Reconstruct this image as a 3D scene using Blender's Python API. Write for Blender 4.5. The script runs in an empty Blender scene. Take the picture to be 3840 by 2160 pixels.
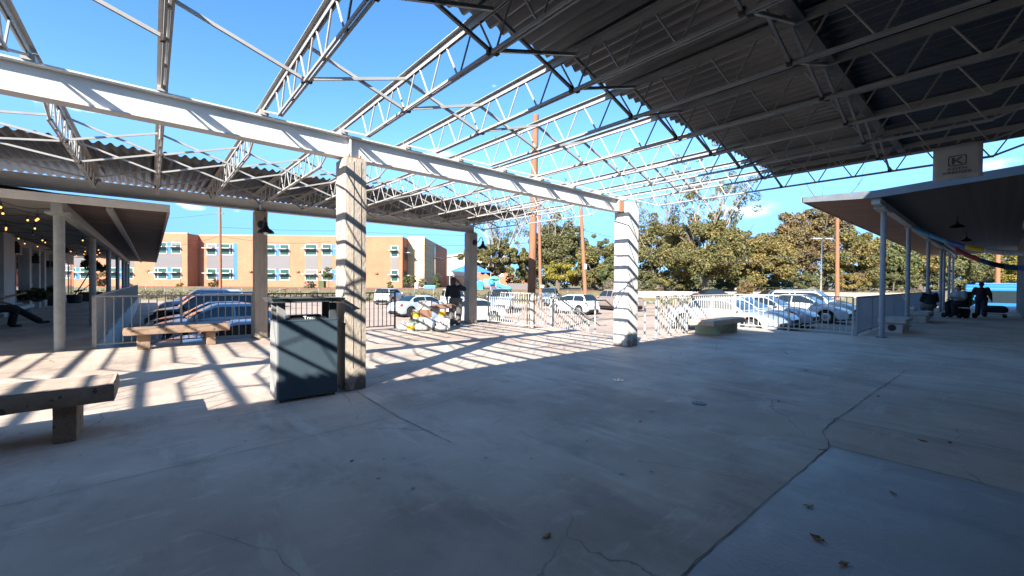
import bpy, bmesh, math, random
import numpy as np
from mathutils import Vector, Matrix, noise as mnoise
random.seed(7)
scene = bpy.context.scene
col = scene.collection
PI = math.pi
R = math.radians
EYE = 1.45
FOC = 1567.6
FWD = Vector((.652787, .757448, -.011939)); RGT = Vector((.757539, -.652743, .007757)); UPV = Vector((.001918, .014108, .999899))
CAMROT = -R(40.7556)

def ray(px, py):
    return FWD + RGT * ((px - 1920) / FOC) + UPV * ((1080 - py) / FOC)
def gpt(px, py, z=0.0):
    d = ray(px, py); k = (z - EYE) / d.z
    return Vector((d.x * k, d.y * k, z))
def dpt(px, py, dep):
    d = ray(px, py)
    return Vector((d.x * dep, d.y * dep, EYE + d.z * dep))
def hpt(px, dep, z=0.0):
    p = dpt(px, 1065, dep); p.z = z
    return p

# ------------------------------------------------------------------ materials
MATS = {}
def nodes_of(name):
    m = bpy.data.materials.new(name); m.use_nodes = True
    nt = m.node_tree
    b = nt.nodes['Principled BSDF']
    return m, nt, b
def rgb(c): return (c[0], c[1], c[2], 1)
def mat(name, c1, c2=None, scale=6.0, rough=.6, metal=0.0, bump=0.0, bscale=None, detail=5, stretch=None, spec=.5, c3=None, c3scale=1.2, c3lo=.55, c3hi=.75, emit=None, estr=1.0, island=0.0, coat=0.0):
    m, nt, b = nodes_of(name)
    N, L = nt.nodes, nt.links
    b.inputs['Roughness'].default_value = rough
    b.inputs['Metallic'].default_value = metal
    b.inputs['Specular IOR Level'].default_value = spec
    b.inputs['Coat Weight'].default_value = coat
    b.inputs['Coat Roughness'].default_value = .05
    b.inputs['Base Color'].default_value = rgb(c1)
    if c2 is None and bump == 0 and not island and emit is None:
        MATS[name] = m; return m
    tc = N.new('ShaderNodeTexCoord'); src = tc.outputs['Object']
    if stretch:
        mp = N.new('ShaderNodeMapping'); mp.inputs['Scale'].default_value = stretch
        L.new(src, mp.inputs['Vector']); src = mp.outputs['Vector']
    out = None
    if c2 is not None:
        n = N.new('ShaderNodeTexNoise'); n.inputs['Scale'].default_value = scale; n.inputs['Detail'].default_value = detail
        n.inputs['Roughness'].default_value = .6
        L.new(src, n.inputs['Vector'])
        r = N.new('ShaderNodeValToRGB'); r.color_ramp.elements[0].position = .34; r.color_ramp.elements[1].position = .66
        r.color_ramp.elements[0].color = rgb(c1); r.color_ramp.elements[1].color = rgb(c2)
        L.new(n.outputs['Fac'], r.inputs['Fac']); out = r.outputs['Color']
        if c3 is not None:
            n3 = N.new('ShaderNodeTexNoise'); n3.inputs['Scale'].default_value = c3scale; n3.inputs['Detail'].default_value = 6
            n3.inputs['Roughness'].default_value = .65
            L.new(src, n3.inputs['Vector'])
            r3 = N.new('ShaderNodeMapRange'); r3.inputs['From Min'].default_value = c3lo; r3.inputs['From Max'].default_value = c3hi
            L.new(n3.outputs['Fac'], r3.inputs['Value'])
            mx = N.new('ShaderNodeMix'); mx.data_type = 'RGBA'
            L.new(r3.outputs['Result'], mx.inputs['Factor']); L.new(out, mx.inputs['A']); mx.inputs['B'].default_value = rgb(c3)
            out = mx.outputs['Result']
    if island:
        g = N.new('ShaderNodeNewGeometry')
        hsv = N.new('ShaderNodeHueSaturation')
        mr = N.new('ShaderNodeMapRange'); mr.inputs['To Min'].default_value = 1 - island; mr.inputs['To Max'].default_value = 1 + island
        L.new(g.outputs['Random Per Island'], mr.inputs['Value']); L.new(mr.outputs['Result'], hsv.inputs['Value'])
        if out is not None: L.new(out, hsv.inputs['Color'])
        else: hsv.inputs['Color'].default_value = rgb(c1)
        out = hsv.outputs['Color']
    if out is not None: L.new(out, b.inputs['Base Color'])
    if bump:
        nb = N.new('ShaderNodeTexNoise'); nb.inputs['Scale'].default_value = bscale or scale * 4; nb.inputs['Detail'].default_value = 6
        L.new(src, nb.inputs['Vector'])
        bp = N.new('ShaderNodeBump'); bp.inputs['Strength'].default_value = bump; bp.inputs['Distance'].default_value = .02
        L.new(nb.outputs['Fac'], bp.inputs['Height']); L.new(bp.outputs['Normal'], b.inputs['Normal'])
    if emit is not None:
        b.inputs['Emission Color'].default_value = rgb(emit); b.inputs['Emission Strength'].default_value = estr
    MATS[name] = m
    return m

def floor_mat(name, base, base2, dark, light, rough_lo, rough_hi, patch=None):
    m, nt, b = nodes_of(name); N, L = nt.nodes, nt.links
    tc = N.new('ShaderNodeTexCoord'); src = tc.outputs['Object']
    def nz(scale, detail=6, rough=.6, sx=None):
        n = N.new('ShaderNodeTexNoise'); n.inputs['Scale'].default_value = scale; n.inputs['Detail'].default_value = detail; n.inputs['Roughness'].default_value = rough
        if sx:
            mp = N.new('ShaderNodeMapping'); mp.inputs['Scale'].default_value = sx; L.new(src, mp.inputs['Vector']); L.new(mp.outputs['Vector'], n.inputs['Vector'])
        else: L.new(src, n.inputs['Vector'])
        return n.outputs['Fac']
    def mr(v, lo, hi, a=0., c=1.):
        n = N.new('ShaderNodeMapRange'); n.inputs['From Min'].default_value = lo; n.inputs['From Max'].default_value = hi
        n.inputs['To Min'].default_value = a; n.inputs['To Max'].default_value = c; L.new(v, n.inputs['Value']); return n.outputs['Result']
    def mix(f, a, bb):
        n = N.new('ShaderNodeMix'); n.data_type = 'RGBA'; L.new(f, n.inputs['Factor'])
        if isinstance(a, tuple): n.inputs['A'].default_value = rgb(a)
        else: L.new(a, n.inputs['A'])
        if isinstance(bb, tuple): n.inputs['B'].default_value = rgb(bb)
        else: L.new(bb, n.inputs['B'])
        return n.outputs['Result']
    c = mix(mr(nz(.5, 5), .40, .62), base, base2)
    c = mix(mr(nz(1.5, 8, .7, (1, .45, 1)), .50, .72, 0, .75), c, dark)
    c = mix(mr(nz(2.6, 8, .75, (.5, 1.4, 1)), .55, .72, 0, .7), c, light)
    c = mix(mr(nz(70, 3), .62, .80, 0, .35), c, dark)
    nzv = N.new('ShaderNodeTexNoise'); nzv.inputs['Scale'].default_value = 1.3; nzv.inputs['Detail'].default_value = 6; L.new(src, nzv.inputs['Vector'])
    vm = N.new('ShaderNodeVectorMath'); vm.operation = 'MULTIPLY_ADD'; L.new(nzv.outputs['Color'], vm.inputs[0]); vm.inputs[1].default_value = (.7, .7, 0); L.new(src, vm.inputs[2])
    vo = N.new('ShaderNodeTexVoronoi'); vo.feature = 'DISTANCE_TO_EDGE'; vo.inputs['Scale'].default_value = .38; L.new(vm.outputs[0], vo.inputs['Vector'])
    ck = N.new('ShaderNodeMath'); ck.operation = 'MULTIPLY'; L.new(mr(vo.outputs['Distance'], 0, .0035, .75, 0), ck.inputs[0]); L.new(mr(nz(.6, 3), .48, .58), ck.inputs[1])
    c = mix(ck.outputs[0], c, (.07, .06, .05))
    vg = N.new('ShaderNodeTexVoronoi'); vg.inputs['Scale'].default_value = 2.1; vg.inputs['Randomness'].default_value = 1; L.new(src, vg.inputs['Vector'])
    gk = N.new('ShaderNodeMath'); gk.operation = 'MULTIPLY'; L.new(mr(vg.outputs['Distance'], .030, .045, .7, 0), gk.inputs[0]); L.new(mr(nz(1.7, 2), .43, .5), gk.inputs[1])
    c = mix(gk.outputs[0], c, (.06, .055, .05))
    c = mix(mr(nz(.9, 7, .7, (2.2, .35, 1)), .56, .67, 0, .6), c, light)
    c = mix(mr(nz(7, 6, .8), .70, .78, 0, .6), c, dark)
    L.new(c, b.inputs['Base Color'])
    L.new(mr(nz(1.1, 6, .65), .35, .65, rough_lo, rough_hi), b.inputs['Roughness'])
    b.inputs['Specular IOR Level'].default_value = .5
    bp = N.new('ShaderNodeBump'); bp.inputs['Strength'].default_value = .25; bp.inputs['Distance'].default_value = .01
    L.new(nz(40, 8), bp.inputs['Height']); L.new(bp.outputs['Normal'], b.inputs['Normal'])
    MATS[name] = m; return m

def brick_mat(name, c1, c2, mortar, scale=1.0, bw=.4, rh=.2, ms=.012):
    m, nt, b = nodes_of(name); N, L = nt.nodes, nt.links
    tc = N.new('ShaderNodeTexCoord'); mp = N.new('ShaderNodeMapping'); mp.inputs['Rotation'].default_value = (R(90), 0, 0)
    L.new(tc.outputs['Object'], mp.inputs['Vector'])
    br = N.new('ShaderNodeTexBrick'); br.inputs['Scale'].default_value = scale; br.inputs['Brick Width'].default_value = bw; br.inputs['Row Height'].default_value = rh
    br.inputs['Mortar Size'].default_value = ms; br.inputs['Color1'].default_value = rgb(c1); br.inputs['Color2'].default_value = rgb(c2); br.inputs['Mortar'].default_value = rgb(mortar)
    L.new(mp.outputs['Vector'], br.inputs['Vector'])
    n = N.new('ShaderNodeTexNoise'); n.inputs['Scale'].default_value = .35; L.new(tc.outputs['Object'], n.inputs['Vector'])
    hs = N.new('ShaderNodeHueSaturation'); mr = N.new('ShaderNodeMapRange'); mr.inputs['To Min'].default_value = .8; mr.inputs['To Max'].default_value = 1.2
    L.new(n.outputs['Fac'], mr.inputs['Value']); L.new(mr.outputs['Result'], hs.inputs['Value']); L.new(br.outputs['Color'], hs.inputs['Color'])
    L.new(hs.outputs['Color'], b.inputs['Base Color']); b.inputs['Roughness'].default_value = .85
    MATS[name] = m; return m

def board_mat(name, c1, c2, gap, w, axis):
    """boards whose seams run along the given axis ('x' or 'y')"""
    m, nt, b = nodes_of(name); N, L = nt.nodes, nt.links
    tc = N.new('ShaderNodeTexCoord'); sp = N.new('ShaderNodeSeparateXYZ'); L.new(tc.outputs['Object'], sp.inputs['Vector'])
    mul = N.new('ShaderNodeMath'); mul.operation = 'DIVIDE'; mul.inputs[1].default_value = w
    L.new(sp.outputs['Y' if axis == 'x' else 'X'], mul.inputs[0])
    fr = N.new('ShaderNodeMath'); fr.operation = 'FRACT'; L.new(mul.outputs[0], fr.inputs[0])
    fl = N.new('ShaderNodeMath'); fl.operation = 'FLOOR'; L.new(mul.outputs[0], fl.inputs[0])
    wn = N.new('ShaderNodeTexWhiteNoise'); wn.noise_dimensions = '1D'; L.new(fl.outputs[0], wn.inputs['W'])
    mp = N.new('ShaderNodeMapping'); mp.inputs['Scale'].default_value = (.6, 14, 1) if axis == 'x' else (14, .6, 1)
    L.new(tc.outputs['Object'], mp.inputs['Vector'])
    nz = N.new('ShaderNodeTexNoise'); nz.inputs['Scale'].default_value = 2; nz.inputs['Detail'].default_value = 6; L.new(mp.outputs['Vector'], nz.inputs['Vector'])
    ad = N.new('ShaderNodeMath'); ad.operation = 'ADD'; L.new(wn.outputs['Value'], ad.inputs[0]); L.new(nz.outputs['Fac'], ad.inputs[1])
    mr = N.new('ShaderNodeMapRange'); mr.inputs['From Min'].default_value = .4; mr.inputs['From Max'].default_value = 1.5; L.new(ad.outputs[0], mr.inputs['Value'])
    mx = N.new('ShaderNodeMix'); mx.data_type = 'RGBA'; L.new(mr.outputs['Result'], mx.inputs['Factor']); mx.inputs['A'].default_value = rgb(c1); mx.inputs['B'].default_value = rgb(c2)
    ls = N.new('ShaderNodeMath'); ls.operation = 'LESS_THAN'; ls.inputs[1].default_value = .06; L.new(fr.outputs[0], ls.inputs[0])
    m2 = N.new('ShaderNodeMix'); m2.data_type = 'RGBA'; L.new(ls.outputs[0], m2.inputs['Factor']); L.new(mx.outputs['Result'], m2.inputs['A']); m2.inputs['B'].default_value = rgb(gap)
    L.new(m2.outputs['Result'], b.inputs['Base Color']); b.inputs['Roughness'].default_value = .75
    MATS[name] = m; return m

floor_mat('deck_concrete', (.50, .41, .33), (.375, .285, .225), (.22, .175, .14), (.62, .54, .46), .58, .85)
floor_mat('smooth_concrete', (.29, .265, .25), (.345, .32, .30), (.19, .165, .15), (.43, .41, .385), .34, .55)
mat('seam', (.11, .095, .08), (.19, .16, .14), 3, .9)
mat('stain', (.33, .28, .23), (.25, .21, .17), 5, .7)
mat('lot', (.34, .25, .19), (.39, .295, .23), .5, .9, bump=.3, bscale=30, c3=(.22, .17, .14), c3scale=.25, c3lo=.5, c3hi=.62)
mat('lot_line', (.5, .48, .45), (.4, .36, .32), 4, .8)
mat('dirt', (.20, .15, .09), (.12, .12, .05), .6, .95, bump=.4)
mat('grass', (.095, .095, .035), (.16, .12, .06), 1.2, .95, bump=.5, bscale=30)
mat('red_track', (.36, .085, .065), (.30, .105, .08), 2, .9)
mat('road', (.22, .19, .17), (.17, .15, .14), 1, .9)
mat('white_steel', (.35, .335, .31), (.285, .27, .25), 5, .45, c3=(.42, .30, .20), c3scale=9, c3lo=.69, c3hi=.76)
mat('beam_steel', (.60, .585, .555), (.52, .505, .475), 2, .5, c3=(.50, .40, .30), c3scale=3.2, c3lo=.70, c3hi=.78, bump=.05)
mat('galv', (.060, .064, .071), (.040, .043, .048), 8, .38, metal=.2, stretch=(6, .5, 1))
mat('galv_strip', (.15, .14, .125), (.11, .1, .09), 4, .6)
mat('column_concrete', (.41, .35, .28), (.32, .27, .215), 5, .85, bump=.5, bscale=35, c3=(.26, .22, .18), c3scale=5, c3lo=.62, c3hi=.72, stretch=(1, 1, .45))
mat('column_white', (.60, .58, .54), (.50, .47, .43), 4, .8, bump=.4, bscale=35, c3=(.33, .27, .21), c3scale=3.2, c3lo=.63, c3hi=.74)
mat('bench_stone', (.33, .225, .15), (.24, .16, .105), 9, .9, bump=.45, bscale=45, c3=(.08, .06, .048), c3scale=11, c3lo=.60, c3hi=.66)
mat('bench_top', (.44, .335, .25), (.37, .275, .205), 6, .8, bump=.25, bscale=40)
mat('green_paint', (.36, .45, .31), (.42, .49, .35), 6, .7, c3=(.10, .13, .09), c3scale=6)
mat('bench_plank', (.60, .45, .33), (.48, .35, .25), 5, .8, stretch=(8, 1, 8), bump=.2)
mat('bench_white', (.52, .50, .47), (.44, .42, .40), 5, .8, c3=(.25, .22, .2), c3scale=5)
mat('slate_panel', (.050, .076, .096), (.058, .085, .106), 3, .5, metal=.0, spec=.45)
mat('side_panel', (.26, .26, .25), (.23, .23, .22), 3, .45, spec=.5)
mat('dark_metal', (.05, .06, .065), (.07, .08, .085), 4, .45)
mat('black', (.012, .012, .014), (.02, .02, .022), 6, .5)
mat('black_gloss', (.012, .012, .012), rough=.25)
mat('letter_white', (.8, .8, .78))
mat('rail_white', (.44, .44, .41), (.36, .355, .33), 12, .5, c3=(.30, .20, .13), c3scale=16, c3lo=.66, c3hi=.72)
mat('rail_grey', (.34, .33, .30), (.26, .25, .23), 9, .55)
mat('rail_black', (.03, .03, .03), (.06, .05, .04), 9, .5)
mat('rail_blue', (.27, .30, .33), (.22, .245, .275), 9, .5)
mat('porch_post', (.34, .34, .31), (.27, .27, .25), 6, .6)
mat('fascia', (.80, .75, .69), (.72, .67, .61), 3, .7)
mat('shingle', (.42, .35, .29), (.30, .25, .21), 9, .8, stretch=(1, 1, 12))
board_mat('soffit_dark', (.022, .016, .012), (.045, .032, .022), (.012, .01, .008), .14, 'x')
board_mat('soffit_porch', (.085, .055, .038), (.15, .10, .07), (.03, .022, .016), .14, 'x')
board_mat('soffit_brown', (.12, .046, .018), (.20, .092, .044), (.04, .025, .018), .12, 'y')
board_mat('ceiling_grey', (.22, .21, .19), (.28, .27, .24), (.09, .085, .075), .2, 'x')
mat('fascia_blue', (.12, .135, .15), (.09, .10, .115), 3, .6)
mat('white_wall', (.46, .45, .43), (.40, .385, .365), 1.5, .8, bump=.2)
mat('block_wall', (.36, .355, .34), (.30, .295, .28), 2, .85, bump=.3)
mat('window_glass', (.02, .03, .035), rough=.03, spec=.9)
mat('mirror_glass', (.75, .75, .75), rough=.04, metal=1.0)
mat('school_glass', (.018, .055, .045), (.03, .08, .06), .5, .25, spec=.3)
mat('school_white', (.55, .55, .53))
mat('school_blue', (.03, .115, .50), (.035, .13, .54), .5, .4)
mat('school_grey', (.12, .108, .108), (.105, .095, .095), 1, .5, stretch=(.1, .1, 6))
brick_mat('brick_orange', (.375, .133, .068), (.335, .115, .056), (.335, .165, .098), 1.0, .5, .2, .02)
brick_mat('brick_beige', (.52, .38, .215), (.45, .32, .18), (.48, .37, .24), 1.0, 1.2, .4, .03)
mat('gym_wall', (.46, .39, .32), (.50, .43, .36), .2, .8)
mat('metal_roof', (.42, .40, .38), (.36, .34, .33), 1, .6)
mat('pole_wood', (.25, .115, .058), (.19, .082, .04), 3, .85, stretch=(6, 6, .4), bump=.4, c3=(.16, .08, .05), c3scale=3)
mat('pole_tar', (.035, .025, .02), (.05, .035, .028), 4, .8)
mat('bark', (.13, .10, .075), (.08, .06, .045), 5, .95, bump=.6, stretch=(1, 1, .3))
mat('bark_pale', (.30, .265, .225), (.20, .175, .145), 3, .9, bump=.3, stretch=(1, 1, .4))
mat('leaf_olive', (.175, .145, .048), (.105, .11, .036), .35, .7, island=.4)
mat('leaf_gold', (.25, .175, .05), (.15, .13, .04), .4, .7, island=.4)
mat('leaf_brown', (.22, .14, .062), (.14, .11, .045), .4, .6, island=.4)
mat('leaf_dark', (.09, .10, .036), (.14, .13, .05), .5, .6, island=.45)
mat('leaf_yellow', (.30, .245, .03), (.16, .16, .03), .5, .6, island=.35)
mat('leaf_green', (.075, .105, .035), (.13, .135, .045), .6, .6, island=.4)
mat('vine', (.17, .135, .09), (.09, .08, .045), 1.0, .9, island=.4)
mat('leaf_dead', (.38, .16, .055), (.24, .10, .035), 20, .8)
mat('tyre', (.012, .012, .012), rough=.8)
mat('rim', (.45, .45, .46), rough=.3, metal=.8)
mat('rim_dark', (.05, .05, .055), rough=.3, metal=.6)
mat('car_glass', (.012, .018, .022), rough=.03, spec=.8)
mat('headlight', (.75, .78, .8), rough=.1)
mat('taillight', (.45, .015, .015), rough=.15)
mat('plastic_dark', (.02, .02, .02), rough=.6)
mat('skin_dark', (.22, .11, .07), rough=.6)
mat('skin', (.42, .24, .17), rough=.6)
mat('cloth_black', (.010, .010, .012), (.016, .016, .018), 20, .95)
mat('cloth_grey', (.125, .12, .11), (.085, .082, .075), 6, .95)
mat('cloth_navy', (.02, .022, .03), (.03, .03, .04), 8, .95)
mat('cloth_maroon', (.04, .012, .018), (.05, .016, .02), 8, .95)
mat('cloth_light', (.35, .36, .37), (.28, .29, .30), 8, .95)
mat('hair_red', (.10, .018, .028), (.05, .012, .018), 18, .7)
mat('hair_dark', (.012, .009, .008), rough=.7)
mat('hair_grey', (.22, .16, .13), rough=.8)
mat('shoe_white', (.62, .6, .57), rough=.6)
mat('white_plastic', (.36, .36, .345), (.29, .285, .275), 4, .4)
mat('yellow_label', (.55, .34, .012), (.48, .29, .012), 6, .5)
mat('cardboard', (.19, .10, .06), (.15, .08, .048), 5, .85)
mat('blue_grey_box', (.16, .20, .27), (.12, .15, .2), 5, .6)
mat('jar_glass', (.12, .16, .12), rough=.1)
mat('sign_cloth', (.50, .495, .485), (.45, .445, .435), 4, .8)
mat('sign_ink', (.06, .065, .06), rough=.8)
mat('bus_blue', (.02, .14, .40), (.02, .15, .44), 1, .3)
mat('bus_light', (.06, .20, .42), rough=.3)
mat('play_blue', (.015, .22, .68), rough=.4)
mat('play_cyan', (.04, .38, .75), rough=.4)
mat('play_green', (.12, .50, .30), rough=.4)
mat('play_purple', (.16, .10, .45), rough=.4)
mat('shade_blue', (.03, .14, .55), (.04, .18, .62), 1, .7)
mat('bulb', (.9, .55, .2), emit=(1.0, .40, .10), estr=.8)
mat('lamp_bulb', (.85, .85, .8), rough=.1)
mat('lime', (.22, .55, .03), (.18, .48, .03), 6, .7)
mat('rib_sky', (.16, .42, .62), rough=.8)
mat('rib_blue', (.10, .16, .42), rough=.8)
mat('rib_yellow', (.75, .42, .03), rough=.8)
mat('rib_white', (.55, .50, .46), rough=.8)
mat('rib_red', (.55, .06, .08), rough=.8)
mat('rib_teal', (.02, .10, .17), rough=.8)
mat('rib_dark', (.015, .018, .025), rough=.8)
mat('road_wall', (.36, .32, .27), (.30, .27, .23), 1, .85)
mat('planter_green', (.03, .04, .03), rough=.6)
mat('wire', (.02, .02, .02), rough=.6)
mat('drain', (.45, .44, .42), (.3, .29, .28), 20, .4, metal=.6)
M = MATS
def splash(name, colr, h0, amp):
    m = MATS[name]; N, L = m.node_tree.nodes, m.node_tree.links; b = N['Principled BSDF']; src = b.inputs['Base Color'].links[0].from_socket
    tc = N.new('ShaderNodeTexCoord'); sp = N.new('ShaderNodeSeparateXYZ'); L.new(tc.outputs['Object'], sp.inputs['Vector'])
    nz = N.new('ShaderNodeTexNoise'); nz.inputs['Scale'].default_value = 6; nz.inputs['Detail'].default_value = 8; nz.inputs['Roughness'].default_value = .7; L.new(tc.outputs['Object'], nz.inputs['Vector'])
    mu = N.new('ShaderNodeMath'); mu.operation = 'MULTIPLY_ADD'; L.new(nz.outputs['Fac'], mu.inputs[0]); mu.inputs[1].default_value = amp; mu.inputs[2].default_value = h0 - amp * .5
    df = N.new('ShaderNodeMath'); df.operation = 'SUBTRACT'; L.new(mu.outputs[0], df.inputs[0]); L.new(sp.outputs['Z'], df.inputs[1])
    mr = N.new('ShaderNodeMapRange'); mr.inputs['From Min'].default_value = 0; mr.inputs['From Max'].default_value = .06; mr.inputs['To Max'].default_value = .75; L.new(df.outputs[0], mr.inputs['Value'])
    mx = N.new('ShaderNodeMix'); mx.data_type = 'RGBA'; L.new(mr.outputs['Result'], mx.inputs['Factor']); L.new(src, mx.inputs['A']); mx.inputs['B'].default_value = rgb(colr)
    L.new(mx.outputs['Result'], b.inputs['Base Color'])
for nm in [k for k in MATS if k.startswith('leaf_') and k != 'leaf_dead']:
    m = MATS[nm]; N, L = m.node_tree.nodes, m.node_tree.links; b = N['Principled BSDF']
    tr = N.new('ShaderNodeBsdfTranslucent'); L.new(b.inputs['Base Color'].links[0].from_socket, tr.inputs['Color'])
    mxs = N.new('ShaderNodeMixShader'); mxs.inputs['Fac'].default_value = .35; L.new(b.outputs[0], mxs.inputs[1]); L.new(tr.outputs[0], mxs.inputs[2])
    L.new(mxs.outputs[0], N['Material Output'].inputs['Surface'])
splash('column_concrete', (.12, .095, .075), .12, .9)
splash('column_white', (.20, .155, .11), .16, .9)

# ------------------------------------------------------------------ scene helpers
def tag(o, label=None, cat=None, group=None, kind=None):
    if label: o['label'] = label
    if cat: o['category'] = cat
    if group: o['group'] = group
    if kind: o['kind'] = kind
    return o
def thing(name, label, cat, loc=(0, 0, 0), rz=0.0, group=None):
    o = bpy.data.objects.new(name, None); col.objects.link(o)
    o.empty_display_size = .2
    o.location = loc; o.rotation_euler = (0, 0, rz)
    return tag(o, label, cat, group)
def pinv(p):
    m = Matrix.Identity(4)
    chain = []
    while p is not None: chain.append(p); p = p.parent
    for q in reversed(chain): m = m @ (Matrix.Translation(q.location) @ q.rotation_euler.to_matrix().to_4x4())
    return m.inverted()
def copy_tree(o, parent=None):
    c = o.copy(); col.objects.link(c); c.parent = parent
    for ch in list(o.children): copy_tree(ch, c)
    return c

class MB:
    def __init__(s): s.v = []; s.f = []
    def add(s, vs, fs):
        n = len(s.v); s.v += [tuple(x) for x in vs]; s.f += [tuple(i + n for i in f) for f in fs]; return s
    def box(s, x0, x1, y0, y1, z0, z1):
        vs = [(x0, y0, z0), (x1, y0, z0), (x1, y1, z0), (x0, y1, z0), (x0, y0, z1), (x1, y0, z1), (x1, y1, z1), (x0, y1, z1)]
        return s.add(vs, [(0, 3, 2, 1), (4, 5, 6, 7), (0, 1, 5, 4), (1, 2, 6, 5), (2, 3, 7, 6), (3, 0, 4, 7)])
    def bar(s, p, q, w, h=None, up=(0, 0, 1)):
        p, q = Vector(p), Vector(q); h = h or w
        d = (q - p).normalized(); u = Vector(up)
        if abs(d.dot(u)) > .99: u = Vector((0, 1, 0))
        a = d.cross(u).normalized() * (w / 2); b = a.cross(d).normalized() * (h / 2)
        vs = [p - a - b, p + a - b, p + a + b, p - a + b, q - a - b, q + a - b, q + a + b, q - a + b]
        return s.add(vs, [(0, 1, 2, 3), (7, 6, 5, 4), (0, 4, 5, 1), (1, 5, 6, 2), (2, 6, 7, 3), (3, 7, 4, 0)])
    def tube(s, pts, r, n=8, cap=True):
        pts = [Vector(p) for p in pts]
        rs = r if isinstance(r, (list, tuple)) else [r] * len(pts)
        rings = []; prev = None
        for i, p in enumerate(pts):
            d = (pts[min(i + 1, len(pts) - 1)] - pts[max(i - 1, 0)])
            d = d.normalized() if d.length > 1e-9 else Vector((0, 0, 1))
            if prev is None:
                u = Vector((0, 0, 1)) if abs(d.z) < .9 else Vector((1, 0, 0))
                a = d.cross(u).normalized()
            else:
                a = (prev - d * prev.dot(d)); a = a.normalized() if a.length > 1e-6 else d.orthogonal().normalized()
            prev = a; b = d.cross(a)
            rings.append([p + (a * math.cos(2 * PI * k / n) + b * math.sin(2 * PI * k / n)) * rs[i] for k in range(n)])
        vs = [v for ring in rings for v in ring]; fs = []
        for i in range(len(pts) - 1):
            for k in range(n): fs.append((i * n + k, i * n + (k + 1) % n, (i + 1) * n + (k + 1) % n, (i + 1) * n + k))
        if cap: fs += [tuple(reversed(range(n))), tuple((len(pts) - 1) * n + k for k in range(n))]
        return s.add(vs, fs)
    def lathe(s, prof, c=(0, 0, 0), n=16, axis='z'):
        vs = []; fs = []
        for (r, z) in prof:
            for k in range(n):
                a = 2 * PI * k / n
                p = (r * math.cos(a), r * math.sin(a), z)
                if axis == 'y': p = (p[0], p[2], p[1])
                if axis == 'x': p = (p[2], p[0], p[1])
                vs.append((p[0] + c[0], p[1] + c[1], p[2] + c[2]))
        for i in range(len(prof) - 1):
            for k in range(n): fs.append((i * n + k, i * n + (k + 1) % n, (i + 1) * n + (k + 1) % n, (i + 1) * n + k))
        fs += [tuple(reversed(range(n))), tuple((len(prof) - 1) * n + k for k in range(n))]
        return s.add(vs, fs)
    def ball(s, c, r, n=10, sc=(1, 1, 1)):
        prof = [(max(.001, r * math.sin(PI * i / (n // 2 + 2))), -r * math.cos(PI * i / (n // 2 + 2))) for i in range(n // 2 + 3)]
        b = MB().lathe(prof, (0, 0, 0), n)
        return s.add([(v[0] * sc[0] + c[0], v[1] * sc[1] + c[1], v[2] * sc[2] + c[2]) for v in b.v], b.f)
    def grid(s, P):
        nr, nc = len(P), len(P[0])
        vs = [p for row in P for p in row]
        return s.add(vs, [(i * nc + j, i * nc + j + 1, (i + 1) * nc + j + 1, (i + 1) * nc + j) for i in range(nr - 1) for j in range(nc - 1)])
    def prism(s, poly, z0, z1):
        n = len(poly)
        vs = [(p[0], p[1], z0) for p in poly] + [(p[0], p[1], z1) for p in poly]
        return s.add(vs, [tuple(reversed(range(n))), tuple(range(n, 2 * n))] + [(i, (i + 1) % n, n + (i + 1) % n, n + i) for i in range(n)])
    def build(s, name, material, parent=None, world=True, smooth=False, bevel=0.0, label=None, sharp=None):
        me = bpy.data.meshes.new(name)
        vs = s.v
        if parent is not None and world:
            mi = pinv(parent); vs = [mi @ Vector(v) for v in vs]
        me.from_pydata([tuple(v) for v in vs], [], s.f); me.update()
        o = bpy.data.objects.new(name, me); col.objects.link(o)
        if material: me.materials.append(material)
        if parent is not None: o.parent = parent
        if smooth:
            me.polygons.foreach_set('use_smooth', [True] * len(me.polygons))
            me.set_sharp_from_angle(angle=sharp if sharp else R(38))
        if bevel:
            b = o.modifiers.new('bevel', 'BEVEL'); b.width = bevel; b.segments = 2; b.limit_method = 'ANGLE'; b.angle_limit = R(40)
        if label: o['label'] = label
        return o

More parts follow.
